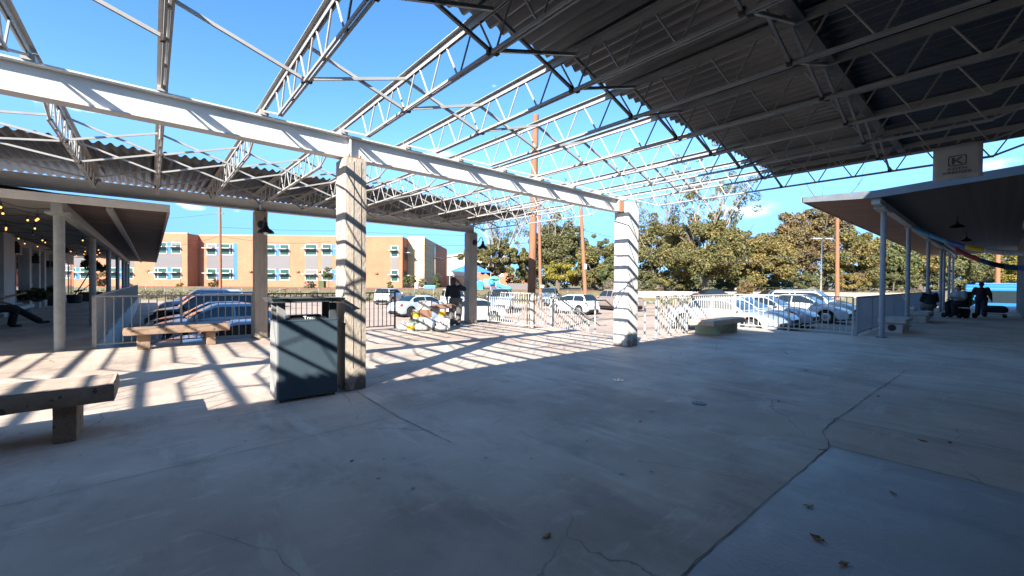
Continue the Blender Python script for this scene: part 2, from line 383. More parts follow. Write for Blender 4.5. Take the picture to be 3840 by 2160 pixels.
def rough_block(x0, x1, y0, y1, z0, z1, step=.06, amp=.006, seed=0, freq=6.0, chip=.0):
    """a box whose faces are subdivided and weathered"""
    bm = bmesh.new()
    bmesh.ops.create_cube(bm, size=1.0)
    for v in bm.verts: v.co = Vector((x0 + (v.co.x + .5) * (x1 - x0), y0 + (v.co.y + .5) * (y1 - y0), z0 + (v.co.z + .5) * (z1 - z0)))
    for ax, ln in ((0, x1 - x0), (1, y1 - y0), (2, z1 - z0)):
        n = max(1, int(ln / step))
        for i in range(1, n):
            co = Vector((x0, y0, z0)); co[ax] += ln * i / n; no = Vector((0, 0, 0)); no[ax] = 1
            bmesh.ops.bisect_plane(bm, geom=bm.verts[:] + bm.edges[:] + bm.faces[:], plane_co=co, plane_no=no)
    c = Vector(((x0 + x1) / 2, (y0 + y1) / 2, (z0 + z1) / 2)); hs = Vector(((x1 - x0) / 2, (y1 - y0) / 2, (z1 - z0) / 2))
    for v in bm.verts:
        p = v.co * freq + Vector((seed * 7.3, seed * 3.1, 0))
        d = Vector((mnoise.noise(p), mnoise.noise(p + Vector((31, 7, 3))), mnoise.noise(p + Vector((5, 53, 17))))) * amp
        q = v.co - c
        k = sum(1 for a in range(3) if abs(abs(q[a]) - hs[a]) < 1e-4)
        if k >= 2:
            e = .35 + .65 * max(0, mnoise.noise(v.co * 9 + Vector((seed, 2, 1))))
            for a in range(3):
                if abs(abs(q[a]) - hs[a]) < 1e-4: d[a] -= math.copysign(amp * 1.2 + chip * e, q[a])
        v.co += d
    b = MB(); bm.verts.index_update()
    b.v = [tuple(v.co) for v in bm.verts]; b.f = [tuple(v.index for v in f.verts) for f in bm.faces]
    bm.free(); return b

def blob(name, caps, material, parent, voxel=.014, smooth_it=4):
    """one continuous surface grown over tapered limb segments (p, q, rp, rq)"""
    b = MB()
    for (p, q, rp, rq) in caps:
        p, q = Vector(p), Vector(q); d = q - p; L_ = max(d.length, 1e-4); d = d / L_
        pts, rs = [], []
        for t in (-1, -.8, -.45): pts.append(p + d * rp * t); rs.append(max(.001, rp * math.sqrt(max(0, 1 - t * t))))
        for t in (0, .25, .5, .75, 1): pts.append(p + d * L_ * t); rs.append(rp + (rq - rp) * t)
        for t in (.45, .8, 1): pts.append(q + d * rq * t); rs.append(max(.001, rq * math.sqrt(max(0, 1 - t * t))))
        b.tube(pts, rs, 12)
    o = b.build(name, material, parent, world=False)
    r = o.modifiers.new('merge', 'REMESH'); r.mode = 'VOXEL'; r.voxel_size = voxel; r.use_smooth_shade = True
    s_ = o.modifiers.new('soften', 'SMOOTH'); s_.iterations = smooth_it; s_.factor = .5
    return o

def text_part(name, body, size, material, parent, loc, rot, align='CENTER', extrude=.002, sx=1.0):
    cu = bpy.data.curves.new(name, 'FONT'); cu.body = body; cu.size = size; cu.align_x = align; cu.align_y = 'CENTER'; cu.extrude = extrude
    t = bpy.data.objects.new(name + '_tmp', cu); col.objects.link(t)
    dg = bpy.context.evaluated_depsgraph_get()
    me = bpy.data.meshes.new_from_object(t.evaluated_get(dg)); bpy.data.objects.remove(t)
    o = bpy.data.objects.new(name, me); col.objects.link(o); me.materials.clear(); me.materials.append(material)
    o.parent = parent; o.location = loc; o.rotation_euler = rot; o.scale = (sx, 1, 1)
    return o

ORD = ['first', 'second', 'third', 'fourth', 'fifth', 'sixth', 'seventh', 'eighth', 'ninth', 'tenth', 'eleventh', 'twelfth', 'thirteenth', 'fourteenth', 'fifteenth', 'sixteenth']
SUN_E, SKY_S, EXPO, SKY_SAT = 4.3, .088, 1.95, 1.25
# ------------------------------------------------------------------ the ground and the raised deck
def lot_z(x, y):
    a = max(0., min(1., (17 - y) / 8)) * max(0., min(1., (x - 11) / 6))
    d = FWD.x * x + FWD.y * y
    z = -.95 + .30 * a
    b = max(0., min(1., (d - 50.5) / 5.0))
    z += b * b * (3 - 2 * b) * 1.42
    return z
def cdep(x, y): return FWD.x * x + FWD.y * y
# terrain: one sheet out to the horizon
ax = np.concatenate([np.array([-3000, -900, -300, -120, -60, -30]), np.arange(-20, 121, 2.5), np.array([135, 160, 200, 300, 900, 3000])])
ay = np.concatenate([np.array([-3000, -900, -300, -100, -40, -20]), np.arange(-12, 121, 2.5), np.array([135, 160, 200, 300, 900, 3000])])
def terr_z(x, y):
    if x < -6 or y < -8: return -1.0
    return lot_z(x, y)
g = MB(); g.grid([[(x, y, terr_z(x, y)) for x in ax] for y in ay])
tag(g.build('ground', M['dirt'], smooth=True), kind='structure')
def sheet(name, m, us, vs, fn, dz):
    """a sheet laid on the terrain; us/vs in camera-aligned lateral/depth metres"""
    P = []
    for v in vs:
        row = []
        for u in us:
            x = FWD.x * v + RGT.x * u; y = FWD.y * v + RGT.y * u
            row.append((x, y, fn(x, y) + dz))
        P.append(row)
    o = MB().grid(P).build(name, m, smooth=True)
    return tag(o, kind='structure')
# the parking lot itself
P = []
for y in np.arange(-10, 90, 1.6):
    P.append([(x, y, lot_z(x, y) + .012) for x in np.arange(-4, 90, 1.6)])
lotb = MB(); n0 = len(P[0])
vs = [p for r_ in P for p in r_]
fs = []
for i in range(len(P) - 1):
    for j in range(n0 - 1):
        c = [i * n0 + j, i * n0 + j + 1, (i + 1) * n0 + j + 1, (i + 1) * n0 + j]
        if all(cdep(vs[k][0], vs[k][1]) < 50.6 for k in c) and not (vs[c[0]][1] < 0 and vs[c[0]][0] > 60): fs.append(tuple(c))
lotb.add(vs, fs)
tag(lotb.build('parking_lot', M['lot'], smooth=True), kind='structure')
for (x0, y0, x1, y1) in ((6, 34, 14, 30), (11, 25, 17, 30.5), (12.5, 29, 21, 22.5), (21, 31, 30, 26), (14.5, 20, 21, 17.5), (24, 25.5, 31, 18.5), (17, 14, 24, 16.5), (16, 10.9, 16, 6.3), (33, 30, 38, 25), (4, 22.2, 9.5, 22.2), (4, 30, 9, 30)):
    a = Vector((x0, y0, 0)); b_ = Vector((x1, y1, 0)); d = (b_ - a).normalized(); nrm = Vector((-d.y, d.x, 0)) * .06
    rows = []
    for k in range(9):
        p = a.lerp(b_, k / 8); rows.append([(p.x + nrm.x, p.y + nrm.y, lot_z(p.x, p.y) + .02), (p.x - nrm.x, p.y - nrm.y, lot_z(p.x, p.y) + .02)])
    tag(MB().grid(rows).build('parking_line', M['lot_line']), kind='structure')
sheet('grass_bank', M['grass'], np.arange(-90, 60, 3), [51.2, 52.5, 54, 55.5, 57], terr_z, .01)
sheet('red_track', M['red_track'], np.arange(-75, 15.1, 3), [57, 59, 61, 63.5], terr_z, .014)
sheet('school_lawn', M['grass'], np.arange(-95, 20, 4), [63.5, 66, 70, 76, 84], terr_z, .01)
sheet('road', M['road'], np.arange(12, 130, 4), [57, 60, 64, 68], terr_z, .014)

# deck (raised concrete platform)
deck_poly = [(-16, -14), (48, -14), (48, 2.65), (15.35, 2.65), (15.35, 5.98), (10.05, 5.98), (10.05, 9.72), (9.32, 9.72), (9.32, 12.4), (-.98, 12.4), (-.98, 58), (-9, 58), (-9, 12.4), (-16, 12.4)]
dk = MB()
strips = [((-16, -14, 48, 2.65)), ((-16, 2.65, 15.35, 5.98)), ((-16, 5.98, 10.05, 9.72)), ((-16, 9.72, 9.32, 12.4)), ((-9, 12.4, -.98, 58))]
for (x0, y0, x1, y1) in strips:
    dk.add([(x0, y0, 0), (x1, y0, 0), (x1, y1, 0), (x0, y1, 0)], [(0, 1, 2, 3)])
n = len(deck_poly)
dk.add([(p[0], p[1], 0) for p in deck_poly] + [(p[0], p[1], -1.3) for p in deck_poly], [(i, n + i, n + (i + 1) % n, (i + 1) % n) for i in range(n)])
tag(dk.build('deck', M['deck_concrete']), kind='structure')
# smoother slab cast in the near right corner
tag(MB().add([(-3, -3, .004), (4.58, -3, .004), (4.62, .96, .004), (2.4, 1.0, .004), (-3, 1.03, .004)], [(0, 1, 2, 3, 4)]).build('floor_slab', M['smooth_concrete']), kind='structure')
def seam(pts, w=.012, jit=.01, z=.006, m='seam'):
    rnd = random.Random(int(abs(pts[0][0]) * 100 + abs(pts[0][1]) * 10))
    rows = []
    for i in range(len(pts) - 1):
        a, b_ = Vector((*pts[i], z)), Vector((*pts[i + 1], z)); L_ = (b_ - a).length; nn = max(2, int(L_ / .12))
        d = (b_ - a) / L_; nr = Vector((-d.y, d.x, 0))
        for k in range(nn + (1 if i == len(pts) - 2 else 0)):
            p = a + d * (L_ * k / nn) + nr * rnd.uniform(-jit, jit); ww = w * rnd.uniform(.25, .85)
            rows.append([tuple(p + nr * ww / 2), tuple(p - nr * ww / 2)])
    tag(MB().grid(rows).build('floor_joint', M[m]), kind='structure')
seam([(-3, 1.03), (2.4, 1.0), (4.62, .96)], .013, .007, .009)
seam([(4.62, .96), (4.58, -3)], .014, .006, .009)
seam([(4.62, .96), (5.05, 1.12), (5.62, 1.12), (9.9, 1.0)], .014, .012)
seam([(5.62, 1.12), (5.75, -2.5)], .01, .006)
seam([(9.9, 1.0), (9.9, -3)], .012, .006)
seam([(-6, 5.15), (1.2, 5.32), (2.0, 5.56)], .010, .004)
seam([(2.05, 5.5), (2.0, 4.16), (2.05, 3.2)], .014, .006)
seam([(-4, 4.0), (1.95, 4.2), (3.5, 4.55)], .008, .006)
seam([(8.7, 5.4), (10.6, 4.5), (9.1, 3.9)], .010, .006)
seam([(8.7, 5.42), (14, 4.3)], .008, .006)
seam([(3.0, 1.9), (3.25, 1.45), (3.35, 1.1)], .006, .012)
seam([(.2, 3.0), (.5, 2.5), (.55, 2.1)], .005, .012)
seam([(-6, 9.9), (9.3, 9.95)], .012, .004)
seam([(-6, 11.2), (1.9, 11.25)], .02, .004)
seam([(15.4, 2.2), (40, 2.1)], .012, .004)

def stain(cx, cy, rx, ry, seed):
    rnd = random.Random(seed); pts = []
    for k in range(22):
        a = 2 * PI * k / 22; q = .65 + .5 * mnoise.noise(Vector((math.cos(a) * 1.4, math.sin(a) * 1.4, seed * 3.3)))
        pts.append((cx + rx * q * math.cos(a), cy + ry * q * math.sin(a), .0045))
    tag(MB().add(pts, [tuple(range(22))]).build('floor_stain', M['stain']), kind='structure')
rs = random.Random(3)
for k in range(44):
    cx, cy = rs.uniform(-1, 12), rs.uniform(1.6, 5.4)
    if cx < .6 and cy < 2: continue
    s_ = rs.uniform(.008, .022); stain(cx, cy, s_ * rs.uniform(.8, 1.8), s_, k + 2)


# drains let into the floor
def drain(x, y, label, m):
    t = thing('floor_drain', label, 'drain', (x, y, 0))
    MB().lathe([(.085, .0), (.085, .008), (.07, .011)], (0, 0, 0), 20).build('cover', m, t, world=False, smooth=True)
    b = MB()
    for a in range(6): b.bar((.02 * math.cos(a), .02 * math.sin(a), .0125), (.06 * math.cos(a * PI / 3), .06 * math.sin(a * PI / 3), .0125), .008, .002)
    b.build('slot', M['black'], t, world=False)
drain(5.3, 3.69, 'round pale metal drain cover set in the shaded floor, nearer the white pillar', M['drain'])
drain(5.05, 2.35, 'round dark slotted drain grate set in the middle of the shaded floor', M['dark_metal'])

# ------------------------------------------------------------------ columns and beams
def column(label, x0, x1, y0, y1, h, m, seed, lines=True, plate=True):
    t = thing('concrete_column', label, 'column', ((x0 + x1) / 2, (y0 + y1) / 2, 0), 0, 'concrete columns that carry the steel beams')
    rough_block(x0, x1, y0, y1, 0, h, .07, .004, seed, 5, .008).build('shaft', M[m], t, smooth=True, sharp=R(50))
    if lines:
        b = MB()
        for fx in (.36, .70): b.box(x0 + (x1 - x0) * fx - .002, x0 + (x1 - x0) * fx + .002, y0 - .0075, y0 - .003, .3, h - .05)
        b.build('form_line', M['stain'], t)
    if plate:
        b = MB().box(x0 + .03, x1 - .03, y0 + .04, y1 - .04, h - .002, h + .012)
        for sx in (x0 + .07, x1 - .07): b.lathe([(.014, h + .01), (.014, h + .05), (.008, h + .055)], (sx, y0 + .06, 0), 8)
        b.build('bearing_plate', M['pole_wood'], t)
    return t
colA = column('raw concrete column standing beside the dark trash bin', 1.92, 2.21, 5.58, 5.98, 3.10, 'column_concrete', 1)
colB = column('whitewashed column at the end of the sunlit beam, ladder of shadow lines across it', 8.24, 8.66, 5.50, 5.90, 3.34, 'column_white', 2, False, False)
MB().box(8.215, 8.238, 5.62, 5.80, 3.10, 3.36).build('bearing_plate', M['pole_wood'], colB)
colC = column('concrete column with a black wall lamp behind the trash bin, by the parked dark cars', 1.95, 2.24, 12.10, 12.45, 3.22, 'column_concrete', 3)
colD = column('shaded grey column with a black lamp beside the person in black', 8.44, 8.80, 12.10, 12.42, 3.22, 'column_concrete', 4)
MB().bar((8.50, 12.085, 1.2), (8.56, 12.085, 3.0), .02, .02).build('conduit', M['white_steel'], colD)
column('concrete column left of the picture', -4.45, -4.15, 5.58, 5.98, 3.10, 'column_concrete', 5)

def ibeam(label, xa, xb, yc, z0, z1, w, end_plate=None, group='white steel beams across the columns'):
    t = thing('steel_beam', label, 'beam', ((xa + xb) / 2, yc, z0), 0, group)
    b = MB()
    b.box(xa, xb, yc - w / 2, yc + w / 2, z0, z0 + .016)
    b.box(xa, xb, yc - w / 2, yc + w / 2, z1 - .016, z1)
    b.box(xa, xb, yc - .006, yc + .006, z0 + .016, z1 - .016)
    b.build('beam_section', M['beam_steel'], t)
    if end_plate is not None:
        MB().box(end_plate - .008, end_plate + .008, yc - w / 2 + .01, yc - .008, z0 + .018, z1 - .018).build('stiffener', M['beam_steel'], t)
    return t
YB = 5.80
ibeam('long white steel beam left of the front column, running out of the picture', -9, 2.058, YB, 3.115, 3.42, .17, 2.04)
ibeam('white steel beam between the front column and the whitewashed column', 2.064, 8.212, YB, 3.115, 3.42, .17, 8.18)
YF = 12.27
ibeam('grey shaded rear beam left of the lamp column, behind the porch roof', -9, 2.09, YF, 3.23, 3.49, .16)
ibeam('grey shaded rear beam between the two lamp columns', 2.096, 8.74, YF, 3.23, 3.49, .16, 8.70)

# ------------------------------------------------------------------ open-web joists
JX = [-.84 + .929 * k for k in range(11)]
JXL = [-.84 - .929 * k for k in range(1, 9)]
def joist_parts(t, ya, za, yb, zb, seat_ext=.06, bent=False):
    """joist from bearing (ya, za) to bearing (yb, zb); local x = 0"""
    L_ = yb - ya
    def top(y): return za + (zb - za) * (y - ya) / L_ + .12
    dep = .36
    b = MB()
    for s in (-1, 1):
        b.bar((s * .0265, ya - seat_ext, top(ya - seat_ext) - .004), (s * .0265, yb + seat_ext, top(yb + seat_ext) - .004), .042, .007)
        b.bar((s * .0115, ya - seat_ext, top(ya) - .034), (s * .0115, yb + seat_ext, top(yb) - .034), .006, .052)
    b.build('top_chord', M['white_steel'], t, world=False)
    n0, n1 = ya + .87, yb - .87
    b = MB()
    for s in (-1, 1):
        b.bar((s * .0165, n0 - .02, top(n0) - dep), (s * .0165, n1 + .02, top(n1) - dep), .017, .022)
    b.build('bottom_chord', M['white_steel'], t, world=False)
    N = 10; zig = []
    for k in range(N + 1):
        y = n0 + (n1 - n0) * k / N
        for dy, up_ in ((-.205, 1), (-.012, 0), (.012, 0), (.205, 1)):
            yy = y + dy
            if yy < ya + .1 or yy > yb - .1: continue
            zig.append((0, yy, top(yy) - .03 if up_ else top(y) - dep - .005))
    MB().tube(zig, .0088, 6).build('web', M['white_steel'], t, world=False)
    for (y, yo) in ((n0, ya), (n1, yb)):
        MB().tube([(0, y, top(y) - dep), (0, yo + (.05 if yo == ya else -.05), top(yo) - .075)], .014, 6).build('end_bar', M['white_steel'], t, world=False)
        MB().box(-.045, .045, yo - .06, yo + .07, top(yo) - .119, top(yo) - .062).build('bearing_seat', M['white_steel'], t, world=False)
def place_joists(proto, xs, labels, group):
    for i, x in enumerate(xs):
        o = proto if i == 0 else copy_tree(proto)
        o.location.x = x; o['label'] = labels[i]; o['group'] = group
tj = thing('roof_joist', '', 'joist', (0, 0, 0))
joist_parts(tj, -.80, 3.42, 5.76, 3.42)
labs = ['white open-web joist of the front bay, %s from the left' % ORD[i] for i in range(11)]
labs[0] = 'white open-web joist cut off by the upper left corner of the picture'
labs[10] = 'end joist of the front bay, over the whitewashed column at the roof edge'
place_joists(tj, JX + JXL, labs + ['white front bay joist beyond the left of the picture'] * 8, 'joists of the front bay')
tj = thing('roof_joist', '', 'joist', (0, 0, 0))
joist_parts(tj, 5.90, 3.425, 12.26, 3.49)
JF = [-2.70] + JX[:]
labs = ['white open-web joist of the rear bay under the far metal roof, %s from the left' % ORD[i] for i in range(12)]
place_joists(tj, JF + [-2.70 - .929 * k for k in range(1, 7)], labs + ['white rear bay joist beyond the left of the picture'] * 6, 'joists of the rear bay')

def braces(xs, rows, yaw, ybw, za, zb, bay, hidden=0):
    dep = .36; n = 0
    for ri, (y, rowname) in enumerate(rows):
        zt = za + (zb - za) * (y - yaw) / (ybw - yaw) + .12
        for i in range(len(xs) - 1):
            x0, x1 = xs[i], xs[i + 1]
            hid = i < hidden
            lab = ('crossed white brace bars of the %s bay beyond the left of the picture' % bay) if hid else '%s bay crossed braces, %s gap from left, %s' % (bay, ORD[i - hidden], rowname)
            t = thing('cross_brace', lab, 'brace', ((x0 + x1) / 2, y, zt - .2), 0, 'cross braces between the %s bay joists' % bay)
            one = bay == 'front' and ri == 0 and i - hidden in (0, 1)
            for k, (a, b_) in enumerate((((x0 + .025, y - .016, zt - dep + .02), (x1 - .02, y - .016, zt - .05)), ((x0 + .02, y + .016, zt - .05), (x1 - .025, y + .016, zt - dep + .02)))):
                if one and k == 0: continue
                MB().bar(a, b_, .022, .026).build('brace_bar', M['white_steel'], t)
                e = a if k == 0 else b_; MB().box(e[0] - .014, e[0] + .014, e[1] - .018, e[1] + .018, e[2] - .036, e[2] + .012).build('clamp', M['pole_tar'], t)
xs = sorted(JX + JXL[:4])
braces(xs, [(3.92, 'sunlit row by the front beam'), (2.5, 'dark row along the roof edge'), (1.07, 'row deep under the roof')], -.8, 5.76, 3.42, 3.42, 'front', 4)
xs = sorted(JF)
braces(xs, [(7.75, 'row next to the front beam'), (9.1, 'middle row'), (10.5, 'shaded row by the rear beam')], 5.9, 12.26, 3.425, 3.49, 'rear', 0)

# ------------------------------------------------------------------ corrugated roofs
def corrugated(x0, x1, y0, z0, y1, z1, pitch=.1335, amp=.025):
    nx = int((x1 - x0) / pitch * 8)
    rows = []
    for j in range(5):
        t = j / 4; y = y0 + (y1 - y0) * t; z = z0 + (z1 - z0) * t
        rows.append([(x0 + (x1 - x0) * i / nx, y, z + amp * math.sin(2 * PI * (x1 - x0) * i / nx / pitch)) for i in range(nx + 1)])
    return MB().grid(rows)
t = thing('corrugated_roof', 'large dark corrugated metal roof overhead on the right', 'roof', (0, -4, 3.57))
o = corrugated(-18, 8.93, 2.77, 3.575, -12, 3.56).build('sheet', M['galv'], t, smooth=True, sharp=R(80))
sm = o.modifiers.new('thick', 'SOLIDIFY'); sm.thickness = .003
o = corrugated(8.85, 15.0, -.58, 3.64, -12, 3.62).build('shade_sheet', M['galv'], t, smooth=True, sharp=R(80))  # out-of-view sheet added to keep sun off the right walkway floor
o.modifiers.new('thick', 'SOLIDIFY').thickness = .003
MB().bar((-14, 1.03, 3.515), (7.35, 1.03, 3.515), .085, .05).bar((7.6, .98, 3.515), (8.7, .98, 3.515), .085, .05).build('lap_strip', M['galv_strip'], t)
MB().bar((8.92, 2.77, 3.53), (8.92, -12, 3.52), .05, .09).build('edge_angle', M['galv_strip'], t)
b = MB()
nx = int((8.6 + 15) / .1335)

t = thing('corrugated_roof', 'smaller corrugated metal roof over the rear beam, sky showing past both edges', 'roof', (0, 11, 3.6))
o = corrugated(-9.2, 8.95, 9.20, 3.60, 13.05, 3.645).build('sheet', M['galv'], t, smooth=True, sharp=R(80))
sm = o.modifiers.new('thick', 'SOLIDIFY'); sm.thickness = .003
# beam and roof supports behind the camera
ibeam('white steel beam behind the viewer', -9, 8.3, -.86, 3.115, 3.42, .17)
for x in (-4.3, 2.07, 8.45):
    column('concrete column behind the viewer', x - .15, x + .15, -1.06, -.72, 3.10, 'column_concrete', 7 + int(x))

for (a, b_, c, d, lb) in ((-18, 26, -8.2, -7.6, 'long unseen wall added behind the viewer to block sky light'), (-18.4, -18, -8.2, 4, 'unseen wall added far left behind the viewer to block sky light')):
    tag(MB().box(a, b_, c, d, 0, 3.5).build('blocker_wall', M['block_wall']), lb, 'wall')  # walls added out of view to cut sky light from behind
sb_ = thing('shade_block', 'unseen block added behind the viewer to shade the right canopy', 'building', (10, -4, 0))
MB().box(5.2, 26, -7.55, -1.15, 0, 3.4).build('block_base', M['block_wall'], sb_)  # unseen mass, added to shade the canopy front and nearby floor
MB().box(5.2, 26, -7.5, -.62, 3.72, 7.3).build('block_top', M['block_wall'], sb_)
# ------------------------------------------------------------------ railings
def railing(label, p0, p1, z0=0.0, z1=None, h=1.10, spacing=.125, m='rail_white', post_every=1.6, group='metal railings along the deck edge', bar=.018, slat=None, bottom=.09, baseends=True, ztop=None):
    z1 = z0 if z1 is None else z1
    t = thing('railing', label, 'railing', (p0[0], p0[1], z0), 0, group)
    a, b_ = Vector((p0[0], p0[1], z0)), Vector((p1[0], p1[1], z1)); L_ = (b_ - a).length; d = (b_ - a) / L_
    MB().bar(a + Vector((0, 0, h)), b_ + Vector((0, 0, h)), .042, .032).build('top_rail', M[m], t)
    MB().bar(a + Vector((0, 0, bottom)), b_ + Vector((0, 0, bottom)), .03, .025).build('bottom_rail', M[m], t)
    npost = max(1, int(round(L_ / post_every)))
    pm = None; base = pinv(t)
    for k in range(npost + 1):
        p = a + d * L_ * k / npost
        if pm is None:
            pm = MB().box(-.021, .021, -.021, .021, 0, h - .012).build('post', M[m], t, world=False); pm.location = base @ p
        else:
            c = pm.copy(); col.objects.link(c); c.location = base @ p
    nb = int(L_ / spacing); bm0 = None; extra = MB()
    hw = slat if slat else bar
    for k in range(1, nb):
        p = a + d * L_ * k / nb
        if k > 98:
            extra.box(p.x - bar / 2, p.x + bar / 2, p.y - hw / 2, p.y + hw / 2, p.z + bottom, p.z + h - .014); continue
        if bm0 is None:
            bm0 = MB().box(-bar / 2, bar / 2, -hw / 2, hw / 2, bottom + .012, h - .014).build('baluster', M[m], t, world=False); bm0.location = base @ p
        else:
            c = bm0.copy(); col.objects.link(c); c.location = base @ p
    if extra.v: tag(extra.build('far_balusters', M[m], t), kind='stuff')
    return t
railing('grey railing running away beside the left porch walkway above the white wall', (-.93, 12.36), (-.80, 42), h=1.10, spacing=.12, m='rail_grey', post_every=3.2, bar=.016, slat=.03)
railing('dark railing across the rear edge of the deck, behind the stone bench and parked cars', (-.9, 12.33), (1.93, 12.33), h=1.10, spacing=.135, m='rail_grey')
railing('black railing behind the trash bin, right of the lamp column', (2.27, 12.33), (5.78, 12.33), h=1.12, spacing=.132, m='rail_black')
railing('white railing along the deck edge beside the big dark pole', (9.22, 12.0), (9.22, 9.76), h=1.12, spacing=.115, bar=.02)
railing('short white railing on the landing at the far side of the stairs', (9.26, 9.72), (10.2, 9.72), h=1.12, spacing=.115, bar=.02, post_every=2)
railing('sloping white stair railing in front of the white hatchback', (10.22, 9.72), (12.1, 9.72), 0.0, -.95, h=1.08, spacing=.115, bar=.02, post_every=.95)
railing('white railing standing at the right side of the stairs, behind the green-legged bench', (10.2, 5.93), (15.28, 5.93), h=1.12, spacing=.13, bar=.02)
railing('white railing in front of the silver parked cars, right of the green-legged bench', (15.30, 5.90), (15.30, 2.70), h=1.12, spacing=.145, bar=.02, post_every=1.65)
railing('long blue-grey railing along the right walkway behind its benches', (15.35, 2.62), (46, 2.62), h=1.12, spacing=.125, m='rail_blue', post_every=2.2, bar=.02, slat=.02)

def handrail(label, y, xs_, legs, m='rail_white'):
    t = thing('handrail', label, 'handrail', (xs_[0][0], y, 0), 0, 'pipe handrails of the stairs')
    MB().tube([(x, y, z) for x, z in xs_], .020, 8).build('rail', M[m], t, smooth=True)
    for (x, z0, z1) in legs:
        MB().tube([(x, y, z0), (x, y, z1)], .024, 8).build('post', M['rail_white'], t, smooth=True)
handrail('pipe handrail fixed to the far stair railing, in front of the white hatchback', 9.62, [(9.95, .98), (10.5, .98), (12.6, -.10), (13.0, -.12)], [(10.02, .0, .98)], 'rail_grey')
handrail('free-standing pipe handrail in the middle of the stairs, left of the whitewashed column', 7.77, [(9.95, .95), (10.45, .95), (11.9, .1)], [(9.96, 0, .95), (11.05, -.6, .59)], 'rail_grey')
handrail('short capped handrail post right of the whitewashed column', 6.06, [(9.86, .96), (10.3, .96), (12, 0)], [(9.86, 0, .97), (11.2, -.7, .45)], 'rail_white')
t = thing('stairs', 'concrete steps going down from the deck to the parking lot', 'stairs', (10.05, 7.8, 0))
for k in range(5):
    MB().box(10.05 + .3 * k, 10.05 + .3 * (k + 1) - .002, 5.98, 9.72, -1.3, -.16 * (k + 1)).build('step', M['deck_concrete'], t)
t = tag(MB().box(-.975, -.915, 12.42, 46, -1.3, -.03).build('retaining_wall', M['white_wall']), 'white retaining wall under the left railing', 'wall')

# ------------------------------------------------------------------ benches
def bench(label, slab, legs, ms='bench_stone', ml='bench_stone', chip=.008, amp=.004, name='stone_bench', cat='bench'):
    x0, x1, y0, y1, z0, z1 = slab
    t = thing(name, label, cat, ((x0 + x1) / 2, (y0 + y1) / 2, 0), 0, 'heavy benches on the deck')
    rough_block(x0, x1, y0, y1, z0, z1, .05, amp, len(label), 7, chip).build('seat', M[ms], t, smooth=True, sharp=R(50))
    for (a, b_, c, d) in legs:
        rough_block(a, b_, c, d, 0, z0 + .004, .05, amp * .8, len(label) + 3, 7, chip * .6).build('leg', M[ml], t, smooth=True, sharp=R(50))
    return t
bt = bench('near pitted stone bench cut off by the left edge of the picture', (-2.3, -.255, 5.30, 5.96, .325, .485), [(-.665, -.51, 5.37, 5.88), (-2.05, -1.88, 5.37, 5.88)])
rough_block(-2.29, -.262, 5.31, 5.95, .482, .490, .05, .003, 5, 7, .01).build('top_skin', M['bench_top'], bt, smooth=True)
bt = bench('stone bench in front of the dark rear railing and parked cars', (-.45, 1.36, 11.42, 12.02, .32, .46), [(-.24, -.02, 11.56, 11.9), (.93, 1.10, 11.56, 11.9)], chip=.012)
bt = bench('plank-topped bench with green concrete legs by the white railing', (11.60, 13.82, 5.02, 5.74, .30, .46), [(12.12, 12.26, 5.14, 5.80), (13.38, 13.52, 5.14, 5.80)], 'bench_plank', 'green_paint', .006, .004)
bt = bench('pale concrete bench with a round hole in its leg, behind the first walkway post', (17.2, 18.9, 1.78, 2.44, .31, .44), [(17.30, 17.50, 1.86, 2.40), (18.6, 18.78, 1.86, 2.40)], 'bench_white', 'bench_white', .008, .004)
MB().lathe([(.10, 0), (.10, .012)], (17.292, 2.10, .16), 20, 'x').build('hole', M['black'], bt)
bt = bench('pale concrete bench farther along the right walkway, near the seated people', (22.9, 24.6, 1.72, 2.40, .30, .43), [(23.0, 23.18, 1.80, 2.34), (24.3, 24.48, 1.80, 2.34)], 'bench_white', 'bench_white', .008, .004)
t = thing('clothes_bag', 'small pale bag left lying on the pale walkway bench', 'bag', (23.7, 2.2, .43))
blob('sack', [((0, 0, .09), (.15, .05, .10), .09, .07), ((.1, .05, .15), (.02, .0, .17), .05, .04)], M['bench_white'], t, .02)
t = thing('walking_stick', 'white stick leaning on the railing behind the pale walkway bench', 'stick', (23.9, 2.4, .43))
MB().bar((24.1, 2.35, .5), (23.6, 2.56, 1.06), .05, .03).build('shaft', M['letter_white'], t)
t = thing('white_bench', 'low white bench on the left porch that the seated person uses', 'bench', (-3.6, 22, 0))
MB().box(-3.95, -3.45, 17.5, 24.4, .38, .50).build('seat', M['bench_white'], t, bevel=.01)
for y in (17.8, 20.9, 24.2):
    for x in (-3.9, -3.5): MB().box(x - .03, x + .03, y - .03, y + .03, 0, .38).build('leg', M['bench_white'], t)

